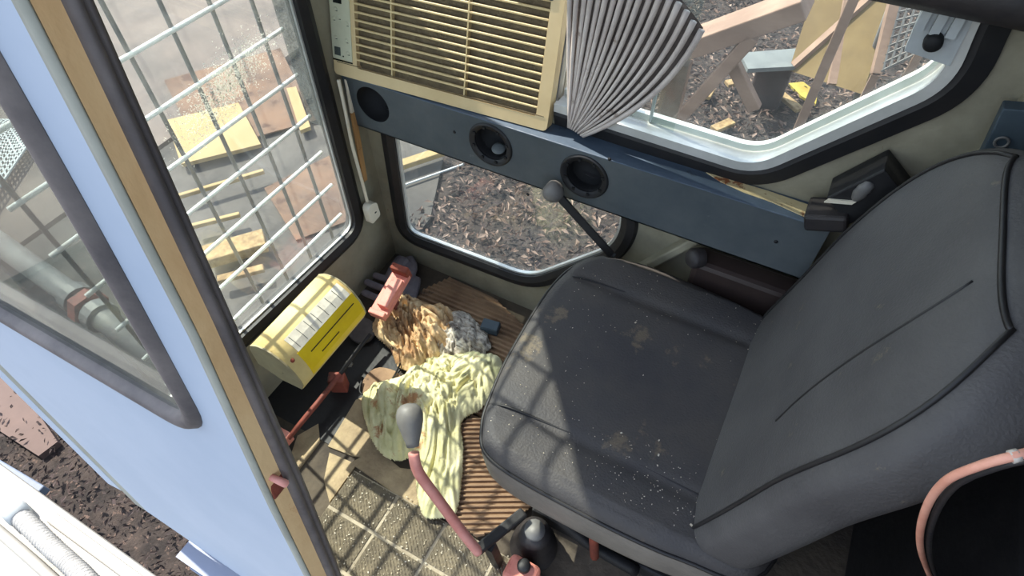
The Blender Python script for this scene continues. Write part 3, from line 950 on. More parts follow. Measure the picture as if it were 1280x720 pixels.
cap([G(512, 342, 0.03), G(513, 332, 0.035), G(508, 322, 0.04)], 0.022, 0.6)
cap([G(496, 352, 0.035), G(480, 348, 0.045), G(466, 343, 0.045)], 0.0110, 0.8)
cap([G(492, 364, 0.035), G(474, 359, 0.045), G(455, 351, 0.045)], 0.0115, 0.8)
cap([G(488, 376, 0.035), G(470, 372, 0.045), G(452, 364, 0.045)], 0.0110, 0.8)
cap([G(516, 345, 0.02), G(512, 365, 0.02), G(503, 385, 0.02)], 0.028, 0.45)
glv = gl_.build('work_glove', M['glove'], None, True)
md = glv.modifiers.new('remesh', 'REMESH')
md.mode = 'VOXEL'
md.voxel_size = 0.0025
md.use_smooth_shade = True
md = glv.modifiers.new('smooth', 'SMOOTH')
md.iterations = 1
tag(glv, 'grey rubber work glove lying behind the red pedal', 'glove')
lr = thing('linkage_rod', at(405, 490, z=0.04), 'long dull red linkage rod slanting across the floor beside the cover box', 'rod')
MB().tube([at(360, 548, z=0.05), at(400, 500, z=0.055), at(425, 468, z=0.06)], 0.0075, 10).build('rod', M['red_dull'], lr, True)
MB().tube([at(425, 468, z=0.06), at(445, 440, z=0.065), at(463, 418, z=0.07)], 0.006, 10).build('rod_end', M['black_metal'], lr, True)
b0 = at(354, 545, z=0.04)
MB().obox(b0, Vector((0.022, 0.0, 0)), Vector((0, 0.012, 0)), Vector((0, 0, 0.018))).build('clevis', M['red_metal'], lr, bevel=0.003)
b1 = at(423, 478, z=0.03)
MB().obox(b1, Vector((0.02, 0.01, 0)), Vector((-0.008, 0.014, 0)), Vector((0, 0, 0.03))).build('pivot_bracket', M['red_dull'], lr, bevel=0.004)
MB().lathe(at(437, 455, z=0.045), (0.3, -0.5, 1), [(0, 0.010), (0.012, 0.010), (0.014, 0.006), (0.014, 0)], 6).build('nut', M['steel_grey'], lr)

# dark rubber pads lying between the pedal and the rags
for nm, pts, lab in (('rubber_pad', [(430, 400), (452, 392), (470, 402), (466, 420), (450, 428), (436, 420)], 'dark rounded rubber pedal pad below the red pedal'),
                     ('leather_flap', [(452, 470), (470, 455), (500, 462), (505, 490), (480, 520), (462, 520), (452, 500)], 'dull brown leather flap beside the crumpled rags')):
    p = [at(a, b, z=0.03) for a, b in pts]
    q = rounded([(a.x, a.y) for a in p], 0.03, 3)
    o = plate(nm, q, [], fz, 0.0 if nm == 'leather_flap' else 0.012, 0.022, M['rubber_brown'] if nm == 'rubber_pad' else M['mat_brown'])
    md = o.modifiers.new('bevel', 'BEVEL')
    md.width = 0.004
    md.segments = 2
    tag(o, lab, 'pad' if nm == 'rubber_pad' else 'flap')
wr = MB().tube(smoothc([at(a, b, z=0.03) for a, b in ((505, 440), (497, 462), (480, 488), (462, 495), (450, 490), (452, 476))], 6), 0.0025, 6).build('loose_wire', M['black_metal'], None, True)
tag(wr, 'thin dark loose wire curling beside the rags', 'wire')

# ------------------------------------------------------------------ rags
def inside(p, poly):
    c = False
    n = len(poly)
    j = n - 1
    for i in range(n):
        a, b = poly[i], poly[j]
        if (a[1] > p[1]) != (b[1] > p[1]) and p[0] < (b[0] - a[0]) * (p[1] - a[1]) / (b[1] - a[1]) + a[0]:
            c = not c
        j = i
    return c

def edge_dist(p, poly):
    d = 9
    n = len(poly)
    P = Vector(p)
    for i in range(n):
        a = Vector(poly[i])
        b = Vector(poly[(i + 1) % n])
        ab = b - a
        t = max(0, min(1, (P - a).dot(ab) / max(ab.dot(ab), 1e-12)))
        d = min(d, (P - a - ab * t).length)
    return d

def rag(name, px, zb, hgt, fold, seed, mat, label, ang=0.0, res=0.0042, aniso=2.2, freq=22.0):
    pl = [at(a, b, z=zb + hgt * 0.35) for a, b in px]
    poly = [(p.x, p.y) for p in smoothc([(p.x, p.y, 0) for p in pl], 4, True)]
    x0 = min(p[0] for p in poly)
    x1 = max(p[0] for p in poly)
    y0 = min(p[1] for p in poly)
    y1 = max(p[1] for p in poly)
    nx = int((x1 - x0) / res) + 1
    ny = int((y1 - y0) / res) + 1
    idx = {}
    v, f = [], []
    ca, sa = math.cos(ang), math.sin(ang)
    for i in range(nx + 1):
        for j in range(ny + 1):
            x, y = x0 + i * res, y0 + j * res
            if not inside((x, y), poly):
                continue
            d = edge_dist((x, y), poly)
            e = 1 - math.exp(-d / 0.035)
            q = Vector(((x * ca + y * sa) * freq, (-x * sa + y * ca) * freq / aniso, seed))
            wx = noise.noise(q * 0.45 + Vector((3, 7, 1))) * 1.6
            wy = noise.noise(q * 0.45 + Vector((9, 2, 5))) * 1.6
            q2 = q + Vector((wx, wy, 0))
            r1 = min(1.0, abs(noise.noise(q2)) * 2.6) ** 0.62
            r2 = min(1.0, abs(noise.noise(q2 * 2.1 + Vector((5, 5, 5)))) * 2.4) ** 0.7
            r3 = min(1.0, abs(noise.noise(q2 * 4.3 + Vector((1, 8, 2)))) * 2.2)
            big = 0.5 + 0.5 * noise.noise(Vector((x * 7, y * 7, seed * 3.1)))
            z = zb + 0.004 + e * hgt * (0.35 + 0.65 * big) + fold * (0.25 + 0.75 * e) * (r1 * 0.55 + r2 * 0.32 + r3 * 0.20)
            z = max(z, zb + 0.002)
            jx = noise.noise(q2 * 1.3 + Vector((2, 2, 9))) * 0.006
            jy = noise.noise(q2 * 1.3 + Vector((7, 1, 4))) * 0.006
            idx[(i, j)] = len(v)
            v.append((x + jx, y + jy, z))
    for i in range(nx):
        for j in range(ny):
            ks = [(i, j), (i + 1, j), (i + 1, j + 1), (i, j + 1)]
            if all(q in idx for q in ks):
                f.append(tuple(idx[q] for q in ks))
    o = obj(name, v, f, mat, None, True)
    md = o.modifiers.new('solid', 'SOLIDIFY')
    md.thickness = 0.0025
    md.offset = -1
    return tag(o, label, 'rag', 'crumpled rags on the floor')

rag('crumpled_rag', [(470, 395), (484, 380), (503, 368), (530, 380), (552, 384), (570, 396), (568, 430), (545, 452), (520, 468), (500, 462), (488, 440), (468, 420)], 0.008, 0.030, 0.068, 1.3, M['rag_brown'],
    'crumpled brown rag with deep dark folds, nearest the red pedal', 0.9, res=0.0026, freq=30, aniso=2.6)
rag('crumpled_rag', [(548, 400), (575, 388), (600, 405), (614, 430), (606, 444), (575, 452), (548, 452), (530, 440), (535, 415)], 0.010, 0.028, 0.036, 4.7, M['rag_grey'],
    'greyish white wrinkled rag between the brown rag and the small blue box', 0.4, res=0.0026, freq=36, aniso=3.0)
rag('crumpled_rag', [(452, 500), (470, 478), (500, 470), (530, 448), (565, 442), (605, 440), (628, 452), (622, 488), (603, 512), (578, 528), (580, 560), (578, 600), (570, 640), (548, 648), (524, 640), (518, 600), (522, 570), (500, 577), (478, 570), (462, 545)], 0.016, 0.040, 0.046, 8.2, M['rag_green'],
    'pale yellow green shirt crumpled behind the grey lever knob', 0.55, res=0.0028, freq=24, aniso=3.2)

# small box on the mat
sbx = thing('small_case', at(612, 411, z=0.012), 'small blue grey plastic case lying on the ribbed mat', 'case')
q = at(613, 409, z=0.030)
MB().obox(q, Vector((0.026, 0.004, 0)), Vector((-0.003, 0.017, 0)), Vector((0, 0, 0.012))).build('case_body', M['blue_box'], sbx, bevel=0.003)
MB().obox(q + Vector((0, 0, 0.0125)), Vector((0.024, 0.004, 0)), Vector((-0.003, 0.0155, 0)), Vector((0, 0, 0.002))).build('case_lid', M['blue_box'], sbx, bevel=0.001)

# ------------------------------------------------------------------ levers
k0, k1 = at(511, 512, z=0.45), at(517, 566, z=0.40)
lv = thing('control_lever', at(600, 690, z=0.0), 'bent pink red control lever with a grey teardrop knob in front of the seat', 'lever')
d = (k1 - k0)
Lk = d.length
d.normalize()
MB().lathe(k0 - d * 0.012, d, [(0, 0), (0.003, 0.014), (0.010, 0.0215), (0.022, 0.0250), (0.035, 0.0240), (0.055, 0.0185), (0.072, 0.013), (0.080, 0.0115), (0.081, 0.0)], 24).build('knob', M['knob'], lv, True)
e0 = at(598, 690, z=0.16)
MB().tube(smoothc([k1, at(523, 590, z=0.37), at(548, 625, z=0.30), at(580, 668, z=0.21), e0], 5), [0.0105] * 21, 10, flat=1.0).build('shaft', M['pink_bar'], lv, True)
MB().bar(e0 + Vector((-0.004, 0, 0)), at(655, 640, z=0.15), 0.022, 0.016).build('crank_link', M['black_metal'], lv, bevel=0.004)
MB().bar(at(612, 682, z=0.15), at(612, 682, z=0.15) * 1 + Vector((0.01, 0.01, -0.15)), 0.02, 0.02, Vector((0, 1, 0))).build('pivot_post', M['black_metal'], lv)
l2 = thing('control_lever', at(762, 316, y=0.918), 'dark control lever with a pale round knob in front of the duct rail', 'lever')
kc = at(691, 239, y=0.898)
r1_ = at(712, 257, y=0.903)
r2_ = at(764, 318, y=0.918)
dd = (r1_ - kc).normalized()
MB().lathe(kc - dd * 0.020, dd, [(0, 0), (0.003, 0.016), (0.010, 0.022), (0.020, 0.024), (0.032, 0.021), (0.042, 0.013), (0.045, 0.0)], 22).build('knob', M['knob'], l2, True)
MB().bar(kc + dd * 0.02, r2_, 0.018, 0.008, Vector((0, -1, 0.6))).build('shaft', M['black_metal'], l2, bevel=0.002)
MB().bar(r2_, Vector((r2_.x + 0.02, r2_.y + 0.006, 0.0)), 0.02, 0.012, Vector((0, 1, 0))).build('shaft_foot', M['black_metal'], l2)

# ------------------------------------------------------------------ driver seat
seat = thing('driver_seat', (-0.04, 0.63, 0.0), 'black vinyl driver seat with high rounded backrest, dusty and stained', 'seat')
outline = smoothc([(-0.292, 0.41, 0), (-0.245, 0.362, 0), (-0.08, 0.352, 0), (0.10, 0.360, 0), (0.22, 0.40, 0), (0.24, 0.63, 0), (0.22, 0.86, 0), (0.10, 0.888, 0), (-0.05, 0.905, 0), (-0.19, 0.905, 0), (-0.285, 0.868, 0), (-0.322, 0.770, 0), (-0.322, 0.587, 0), (-0.310, 0.48, 0)], 6, True)
cen = Vector((-0.04, 0.63, 0))
levels = [(0.86, 0.300), (0.92, 0.300), (0.965, 0.310), (0.985, 0.335), (1.0, 0.385), (1.005, 0.42), (0.995, 0.438), (0.975, 0.448), (0.93, 0.455), (0.8, 0.459), (0.6, 0.462), (0.4, 0.463), (0.2, 0.463)]
def toplift(x, y):
    z = 0.0
    # side bolsters a little higher than the middle panel, seam valleys between
    for ys in (0.455, 0.80):
        z -= 0.006 * math.exp(-((y - ys) / 0.012) ** 2)
    z += 0.012 * min(1, max(0, (abs(y - 0.6275) - 0.17) / 0.08)) * (1 if 0.38 < y < 0.88 else 0.6)
    z -= 0.012 * math.exp(-((x - 0.02) / 0.12) ** 2 - ((y - 0.63) / 0.12) ** 2)
    z += 0.0025 * noise.noise(Vector((x * 9, y * 9, 2.2)))
    return z
def dense(outl, n):
    L = [0]
    for i in range(len(outl)):
        L.append(L[-1] + (outl[(i + 1) % len(outl)] - outl[i]).length)
    res = []
    for k in range(n):
        s = L[-1] * k / n
        for i in range(len(outl)):
            if L[i] <= s <= L[i + 1]:
                t = (s - L[i]) / max(1e-9, L[i + 1] - L[i])
                res.append(outl[i].lerp(outl[(i + 1) % len(outl)], t))
                break
    return res
od = dense(outline, 160)
lev2 = []
for i in range(len(levels) - 1):
    a, b = levels[i], levels[i + 1]
    st = 1 if i < 8 else 8
    for k in range(st):
        t = k / st
        lev2.append((a[0] + (b[0] - a[0]) * t, a[1] + (b[1] - a[1]) * t))
lev2 += [(0.2, 0.463), (0.1, 0.463), (0.02, 0.463)]
v, f = [], []
for (s, z) in lev2:
    for p in od:
        q = cen + (p - cen) * s
        v.append((q.x, q.y, z + (toplift(q.x, q.y) if z > 0.44 else 0)))
n = len(od)
for i in range(len(lev2) - 1):
    for j in range(n):
        f.append((i * n + j, i * n + (j + 1) % n, (i + 1) * n + (j + 1) % n, (i + 1) * n + j))
f.append(tuple(range(n))[::-1])
f.append(tuple((len(lev2) - 1) * n + j for j in range(n)))
cush = obj('cushion', v, f, M['seat'], seat, True)
cush.data.materials.append(M['seat_side_lit'])
nsid = 5
for i, pg in enumerate(cush.data.polygons):
    zc = pg.center.z
    if zc < 0.432:
        pg.material_index = 1
pip = [cen + (p - cen) * 0.999 for p in od]
MB().tube([(p.x, p.y, 0.436) for p in pip], 0.0042, 6, closed=True).build('piping', M['piping'], cush, True)
for ys, xa, xb in ((0.455, -0.305, 0.20), (0.80, -0.312, 0.20)):
    MB().tube([(xa + (xb - xa) * i / 40, ys + 0.012 * math.sin(i / 40 * 3), 0.4615 + toplift(xa + (xb - xa) * i / 40, ys) + 0.001 - 0.02 * max(0, 1 - i / 4) ** 2) for i in range(41)], 0.0022, 6).build('seam', M['piping'], cush, True)

# backrest: rings swept upwards
BC = 0.640
def ring(vv):
    """vv 0..1 from bottom to top"""
    z = 0.41 + 0.605 * vv
    w = 0.266
    if vv > 0.62:
        t = (vv - 0.62) / 0.38
        w *= (max(0.0, 1 - 0.96 * t ** 2.8)) ** (1 / 2.2)
    if vv < 0.12:
        w *= 0.90 + 0.10 * math.sin(vv / 0.12 * math.pi / 2)
    th = 0.072 - 0.022 * vv ** 1.5
    xf = 0.104 + 0.19 * (z - 0.55) + 0.36 * max(0.0, z - 0.7) ** 1.6
    xc = xf + th
    if vv > 0.9:
        t = (vv - 0.9) / 0.1
        th *= (max(0.0, 1 - t ** 3)) ** 0.5
    return z, xc, w, th
NV, NR = 56, 72
def bpt(vv, a):
    z, xc, w, th = ring(vv)
    ca, sa = math.cos(a), math.sin(a)
    ex = 2 / 3.4
    y = w * math.copysign(abs(sa) ** ex, sa)
    x = -th * math.copysign(abs(ca) ** ex, ca)        # a = 0 faces forward
    u = y / 0.268
    wrap = -0.012 * u * u + 0.016 * (1 - u * u) * (0.5 + 0.5 * math.cos(vv * 6 - 2.2))
    if ca < 0:
        wrap *= 0.5
    return Vector((xc + x + wrap, BC + y, z))
v = [bpt(i / NV * 0.999, 2 * math.pi * j / NR) for i in range(NV + 1) for j in range(NR)]
f = [(i * NR + j, i * NR + (j + 1) % NR, (i + 1) * NR + (j + 1) % NR, (i + 1) * NR + j) for i in range(NV) for j in range(NR)]
f += [tuple(range(NR))[::-1], tuple(NV * NR + j for j in range(NR))]
back = obj('backrest', v, f, M['seat_back'], seat, True)
def surf_line(name, pts, r, out=0.001):
    P = []
    for (vv, a) in pts:
        p = bpt(vv, a)
        e = 1e-3
        nrm = (bpt(vv, a + e) - p).cross(bpt(min(vv + e, 0.999), a) - p)
        nrm.normalize()
        c = Vector((ring(vv)[1], BC, p.z))
        if nrm.dot(p - c) < 0:
            nrm = -nrm
        P.append(p + nrm * out)
    MB().tube(P, r, 6).build(name, M['piping'], back, True)
surf_line('piping', [(0.02 + 0.937 * i / 40, -0.95) for i in range(41)], 0.0034)
surf_line('piping', [(0.02 + 0.937 * i / 40, 0.95) for i in range(41)], 0.0034)
surf_line('seam', [(0.02 + 0.90 * i / 40, -2.3) for i in range(41)], 0.0028)
surf_line('seam', [(0.42 + 0.50 * i / 30, -0.16 - 0.10 * (1 - i / 30) ** 2) for i in range(31)], 0.0018, 0.0)
surf_line('piping', [(0.955, -0.95 + 1.9 * i / 30) for i in range(31)], 0.0034)
# base
MB().box((-0.20, 0.44, 0.0), (0.22, 0.82, 0.05)).build('base_plate', M['black_metal'], seat, bevel=0.006)
MB().box((-0.13, 0.45, 0.05), (0.20, 0.80, 0.24)).build('suspension_box', M['black_metal'], seat, bevel=0.02)
MB().box((-0.24, 0.42, 0.25), (0.22, 0.85, 0.305)).build('seat_pan', M['black_metal'], seat, bevel=0.008)
for yy in (0.43, 0.83):
    MB().tube(smoothc([(-0.20, yy, 0.27), (-0.16, yy - 0.01, 0.20), (-0.06, yy - 0.012, 0.11), (0.06, yy, 0.05)], 5), 0.014, 8).build('scissor_arm', M['black_metal'], seat, True)
MB().tube([(-0.05, 0.415, 0.28), (-0.045, 0.405, 0.20), (-0.03, 0.40, 0.10)], 0.010, 8).build('adjuster_rod', M['red_rust'], seat, True)
MB().tube([(0.26, 0.38, 0.42), (0.30, 0.36, 0.46), (0.33, 0.37, 0.52)], 0.012, 8).build('recline_bracket', M['black_metal'], seat, True)

# red canister and black lump under the seat corner
rc = thing('red_canister', at(650, 712, z=0.02), 'red plastic canister half hidden under the near seat corner', 'canister')
q = at(652, 716, z=0.10)
MB().obox(Vector((q.x, q.y, 0.055)), Vector((0.035, 0, 0)), Vector((0, 0.028, 0)), Vector((0, 0, 0.055))).build('can_body', M['red_metal'], rc, bevel=0.012, seg=3)
MB().lathe((q.x, q.y + 0.01, 0.108), (0, 0, 1), [(0, 0.014), (0.016, 0.014), (0.019, 0.011), (0.019, 0)], 16).build('can_cap', M['black_metal'], rc, True)
bk = thing('rubber_boot', at(668, 668, z=0.0), 'crumpled black rubber boot around the lever linkage by the seat base', 'boot')
bq = at(668, 668, z=0.10)
MB().lathe((bq.x, bq.y, 0.0), (0, 0, 1), [(0, 0.052), (0.02, 0.054), (0.032, 0.044), (0.048, 0.050), (0.062, 0.038), (0.078, 0.043), (0.094, 0.032), (0.108, 0.036), (0.122, 0.022), (0.125, 0)], 24).build('boot_bellows', M['rubber'], bk, True)
MB().lathe((bq.x, bq.y, 0.122), (0, 0, 1), [(0, 0.022), (0.012, 0.022), (0.013, 0)], 16).build('boot_collar', M['steel_grey'], bk, True)

# grit on the seat
gm = MB()
for i in range(420):
    if i < 250:
        x, y = random.uniform(-0.28, 0.12), random.uniform(0.39, 0.87)
    else:
        x, y = random.gauss(0.02, 0.07), random.gauss(0.44, 0.06)
    if not (-0.28 < x < 0.13 and 0.385 < y < 0.875):
        continue
    s = random.choice((0.0003, 0.0004, 0.0005, 0.0006)) * (2.3 if random.random() < 0.03 else 1.0)
    z = 0.4625 + toplift(x, y)
    a = random.uniform(0, 3.1)
    gm.obox((x, y, z), Vector((math.cos(a), math.sin(a), 0)) * s * 1.6, Vector((-math.sin(a), math.cos(a), 0)) * s, Vector((0, 0, 1)) * s * 0.6)
gr = gm.build('seat_grit', M['crumb'])
tag(gr, 'pale grit and crumbs scattered over the seat cushion', 'grit', kind='stuff')
gm = MB()
for i in range(900):
    x, y = random.uniform(-0.64, -0.15), random.uniform(0.06, 0.34)
    s = random.choice((0.0004, 0.0005, 0.0008, 0.0012))
    a = random.uniform(0, 3.1)
    gm.obox((x, y, 0.0105), Vector((math.cos(a), math.sin(a), 0)) * s * 1.5, Vector((-math.sin(a), math.cos(a), 0)) * s, Vector((0, 0, 1)) * s * 0.5)
gr = gm.build('floor_grit', M['crumb'])
tag(gr, 'pale sawdust crumbs scattered over the floor tiles', 'grit', kind='stuff')

# ------------------------------------------------------------------ things round the seat
hc = thing('storage_box', (0.09, 0.93, 0.0), 'dark brown plastic box under the duct rail behind the seat cushion', 'box')
MB().box((-0.07, 0.915, 0.22), (0.42, 0.975, 0.50)).build('box_body', M['brown_plastic'], hc, bevel=0.012)
MB().lathe(at(876, 322, y=0.935), (-0.7, -0.7, 0.2), [(0, 0.022), (0.02, 0.022), (0.028, 0.016), (0.028, 0)], 18).build('box_knob', M['rubber'], hc, True)
MB().box((-0.02, 0.92, 0.0), (0.38, 0.97, 0.22)).build('box_foot', M['black_metal'], hc)
bb = thing('belt_holder', at(1050, 250, y=0.95), 'black bracket with torn grey foam and white paper at the end of the duct rail', 'bracket')
q0 = at(1085, 235, y=0.950)
MB().obox(q0, Vector((0.028, 0, 0.042)), Vector((0, 0.03, 0)), Vector((-0.026, 0, 0.020))).build('bracket_plate', M['black_metal'], bb, bevel=0.003)
q1 = at(1035, 268, y=0.935)
MB().obox(q1, Vector((0.032, 0, 0.012)), Vector((0, 0.03, 0)), Vector((-0.006, 0, 0.016))).build('bracket_lug', M['rubber'], bb, bevel=0.006)
fm = [at(1068, 250, y=0.922), at(1078, 238, y=0.921), at(1090, 228, y=0.921)]
MB().tube(smoothc(fm, 4), [0.004, 0.008, 0.010, 0.012, 0.011, 0.012, 0.010, 0.009, 0.004], 8).build('torn_foam', M['knob'], bb, True)
MB().obox(at(1050, 252, y=0.918), Vector((0.020, 0, 0.006)), Vector((0, 0.002, 0)), Vector((0.002, 0, 0.004))).build('paper_scrap', M['white_plastic'], bb)
mp_ = thing('hung_panel', at(1262, 165, y=0.95), 'blue grey metal panel with a ring eye behind the backrest', 'panel')
q0 = at(1290, 175, y=0.955)
MB().obox(q0, Vector((0.05, 0, 0.01)), Vector((0, 0.012, 0)), Vector((-0.008, 0, 0.05))).build('panel_sheet', M['blue_box'], mp_, bevel=0.002)
rp = at(1252, 178, y=0.94)
MB().tube([rp + Vector((math.cos(i * math.pi / 8), 0, math.sin(i * math.pi / 8))) * 0.008 for i in range(16)], 0.002, 6, closed=True).build('ring_eye', M['steel_grey'], mp_, True)
wall_trim = plate('trim_5', [(0.262, 0.78), (0.29, 0.78), (0.36, 1.95), (0.33, 1.95)], [], fw, -0.02, 0.0, M['cab_paint'])
tag(wall_trim, 'upright fold in the far wall behind the seat', None, kind='structure')
dk = thing('rear_cabinet', (0.5, 0.5, 0.0), 'black cabinet behind the near side of the seat', 'cabinet')
MB().box((0.47, 0.22, 0.0), (0.68, 0.88, 0.62)).build('cabinet_body', M['black_metal'], dk, bevel=0.01)
MB().tube(smoothc([(0.464, 0.34, 0.42), (0.445, 0.34, 0.46), (0.445, 0.345, 0.52), (0.464, 0.345, 0.56)], 5), 0.006, 8).build('cabinet_handle', M['rubber'], dk, True)
MB().tube(smoothc([(0.464, 0.40, 0.42), (0.44, 0.40, 0.46), (0.445, 0.405, 0.52), (0.464, 0.405, 0.56)], 5), 0.005, 8).build('cabinet_handle', M['rubber'], dk, True)
oc = [at(1300, 562, z=1.04), at(1268, 570, z=1.04), at(1225, 582, z=1.02), at(1180, 603, z=0.98), at(1156, 640, z=0.90), at(1150, 680, z=0.78), at(1160, 715, z=0.54), at(1180, 760, z=0.42), at(1190, 800, z=0.30)]
occ = thing('power_cable', oc[-1], 'salmon orange power cable looping down beside the backrest', 'cable')
MB().tube(smoothc(oc, 7), 0.0035, 10).build('cable_sheath', M['orange_cable'], occ, True)
MB().tube([oc[1].lerp(oc[0], 0.18), oc[1].lerp(oc[2], 0.12)], 0.0048, 10).build('cable_tape', M['grey_tape'], occ, True)
oc2 = [p + Vector((0.011, 0.006, -0.006)) for p in oc]
o2 = MB().tube(smoothc(oc2, 7), 0.0030, 8).build('black_cable', M['rubber'], None, True)
tag(o2, 'black cable running behind the salmon orange cable', 'cable')

# ------------------------------------------------------------------ mesh guard outside the windscreen
XM = -1.022
mg = thing('mesh_guard', (XM, 0.6, 0.05), 'welded steel mesh guard outside the windscreen', 'guard')
ks = XM / -1.02
hz_ = [1.45 - (1.45 - z) * ks for z in (0.912, 0.8125, 0.7085, 0.6015, 0.491, 0.378, 0.261)]
stp = (hz_[0] - hz_[-1]) / 6
zz = [hz_[-1] - stp + stp * i for i in range(-1, 15)]
yv = [(0.534 + 0.0928 * i) * ks for i in range(-3, 5)]
hb_ = MB().tube([(XM, 0.235, 0), (XM, 0.862, 0)], 0.0048, 8)
h0 = None
for z in zz:
    if h0 is None:
        h0 = o = hb_.build('cross_wire', M['wire_white'], mg, True)
    else:
        o = h0.copy()
        COL.objects.link(o)
    o.location = (0, 0, z)
    o.matrix_parent_inverse = Matrix.Translation(-mg.location)
v0 = None
vb_ = MB().tube([(XM - 0.008, 0, zz[0] - 0.03), (XM - 0.008, 0, zz[-1] + 0.02)], 0.0045, 8)
for y in yv:
    if v0 is None:
        v0 = o = vb_.build('upright_wire', M['steel_grey'], mg, True)
    else:
        o = v0.copy()
        COL.objects.link(o)
    o.location = (0, y, 0)
    o.matrix_parent_inverse = Matrix.Translation(-mg.location)
for y in (0.900,):
    MB().box((XM - 0.004, y - 0.007, zz[0] - 0.03), (XM + 0.002, y + 0.007, zz[-1] + 0.02)).build('edge_bar', M['steel_grey'], mg)
for z in (0.1, 1.5):
    MB().bar((XM, 0.900, z), (-1.002, 0.900, z), 0.02, 0.01).build('bracket', M['steel_grey'], mg)

# ------------------------------------------------------------------ outside: ground
GZ = -1.30
gnd = obj('ground', [(-40, -30, GZ), (30, -30, GZ), (30, 40, GZ), (-40, 40, GZ)], [(0, 1, 2, 3)], M['dirt'])
tag(gnd, 'dark trampled earth around the machine', None, kind='structure')
slab = plate('concrete_slab', [(-3.9, 0.42), (-1.75, 0.40), (-1.80, 2.2), (-2.05, 2.75), (-3.9, 3.2)], [], fz, GZ - 0.05, GZ + 0.03, M['concrete'])
slab['kind'] = 'structure'
slab['label'] = 'grey concrete slab in front of the cab'
slab2 = plate('pale_slab', [(-14, -3), (-3.92, -3), (-3.92, 9), (-14, 9)], [], fz, GZ - 0.05, GZ + 0.05, M['concrete_far'])
slab2['kind'] = 'structure'
slab2['label'] = 'pinkish pale paving far in front of the cab'
def leaves(name, n, reg, mats, label, smin, smax):
    b = MB()
    for i in range(n):
        x, y = random.uniform(reg[0], reg[1]), random.uniform(reg[2], reg[3])
        s = random.uniform(smin, smax)
        a = random.uniform(0, 6.28)
        ax_ = Vector((math.cos(a), math.sin(a), random.uniform(-0.5, 0.5))) * s
        sd = Vector((-math.sin(a), math.cos(a), random.uniform(-0.5, 0.5))) * s * random.uniform(0.2, 0.45)
        c = Vector((x, y, GZ + 0.01 + random.random() * 0.04 + s * 0.3))
        up = Vector((0, 0, s * random.uniform(0.1, 0.4)))
        b.add([c - ax_, c + sd - ax_ * 0.2 + up, c + ax_, c - sd + ax_ * 0.1 + up, c - up * 0.3], [(0, 4, 1), (1, 4, 2), (2, 4, 3), (3, 4, 0)])
    o = b.build(name, mats[0])
    for m in mats[1:]:
        o.data.materials.append(m)
    k = len(mats)
    o.data.polygons.foreach_set('material_index', [(p.vertices[0] // 5) % k for p in o.data.polygons])
    return tag(o, label, 'leaves', kind='stuff')
leaves('leaf_litter', 21000, (-1.9, 2.6, 1.4, 7.0), [M['leaf_a'], M['leaf_b'], M['leaf_c']],
       'brown, pale and blackened dead leaves covering the ground beyond the side windows', 0.008, 0.036)
leaves('leaf_litter', 1100, (-3.0, -1.0, -0.2, 0.34), [M['leaf_c']], 'dark dead leaves on the ground beside the near cab wall', 0.006, 0.022)

# sheets and planks ahead of the cab
def sheet(name, px, z, th, mat, label, cat, group=None):
    p = [at(a, b, z=z) for a, b in px]
    o = plate(name, [(q.x, q.y) for q in p], [], fz, z - th, z, mat)
    return tag(o, label, cat, group)
sheet('plywood_sheet', [(208, 150), (298, 128), (326, 180), (226, 205)], -1.20, 0.03, M['ply'], 'large sunlit plywood sheet beyond the windscreen', 'plywood')
sheet('plywood_sheet', [(358, 110), (370, 108), (388, 158), (375, 163)], -1.20, 0.03, M['ply'], 'narrow sunlit plywood offcut beyond the windscreen near the corner', 'plywood')
sheet('rust_sheet', [(330, 235), (420, 190), (450, 270), (370, 300)], GZ + 0.05, 0.01, M['rust_sheet'], 'flat rust brown sheet on the ground beyond the windscreen corner', 'sheet')
sheet('rust_sheet', [(205, 100), (350, 60), (395, 150), (250, 190)], GZ + 0.06, 0.01, M['rust_sheet'], 'flat rust brown sheet under the large plywood sheet', 'sheet')
for i, (a, b, w, lab) in enumerate((((222, 246), (330, 214), 0.03, 'thin sunlit plank ahead of the cab, farther one'), ((240, 283), (300, 268), 0.03, 'short thin sunlit plank ahead of the cab'), ((256, 322), (332, 300), 0.14, 'thick rough sawn timber ahead of the cab'), ((272, 350), (330, 335), 0.05, 'split timber offcut ahead of the cab, nearest one'))):
    pa_, pb_ = at(*a, z=GZ + 0.12), at(*b, z=GZ + 0.12)
    o = MB().bar(pa_, pb_, w, 0.03 if w < 0.1 else 0.07).build('timber_plank', M['chip'] if i > 1 else M['ply'], None, bevel=0.006)
    tag(o, lab, 'plank', 'planks ahead of the cab')
p0, p1 = at(484, 212, z=GZ + 0.1), at(556, 188, z=GZ + 0.1)
tag(MB().bar(p0, p1, 0.07, 0.04).build('timber_plank', M['ply'], None, bevel=0.006), 'sunlit plank seen through the top of the low side window', 'plank', 'planks ahead of the cab')
p0, p1 = at(480, 240, z=GZ + 0.05), at(580, 205, z=GZ + 0.05)
tag(MB().bar(p0, p1, 0.010, 0.010).build('thin_rod', M['steel_pale'], None), 'thin pale rod lying across the slab behind the low side window', 'rod')
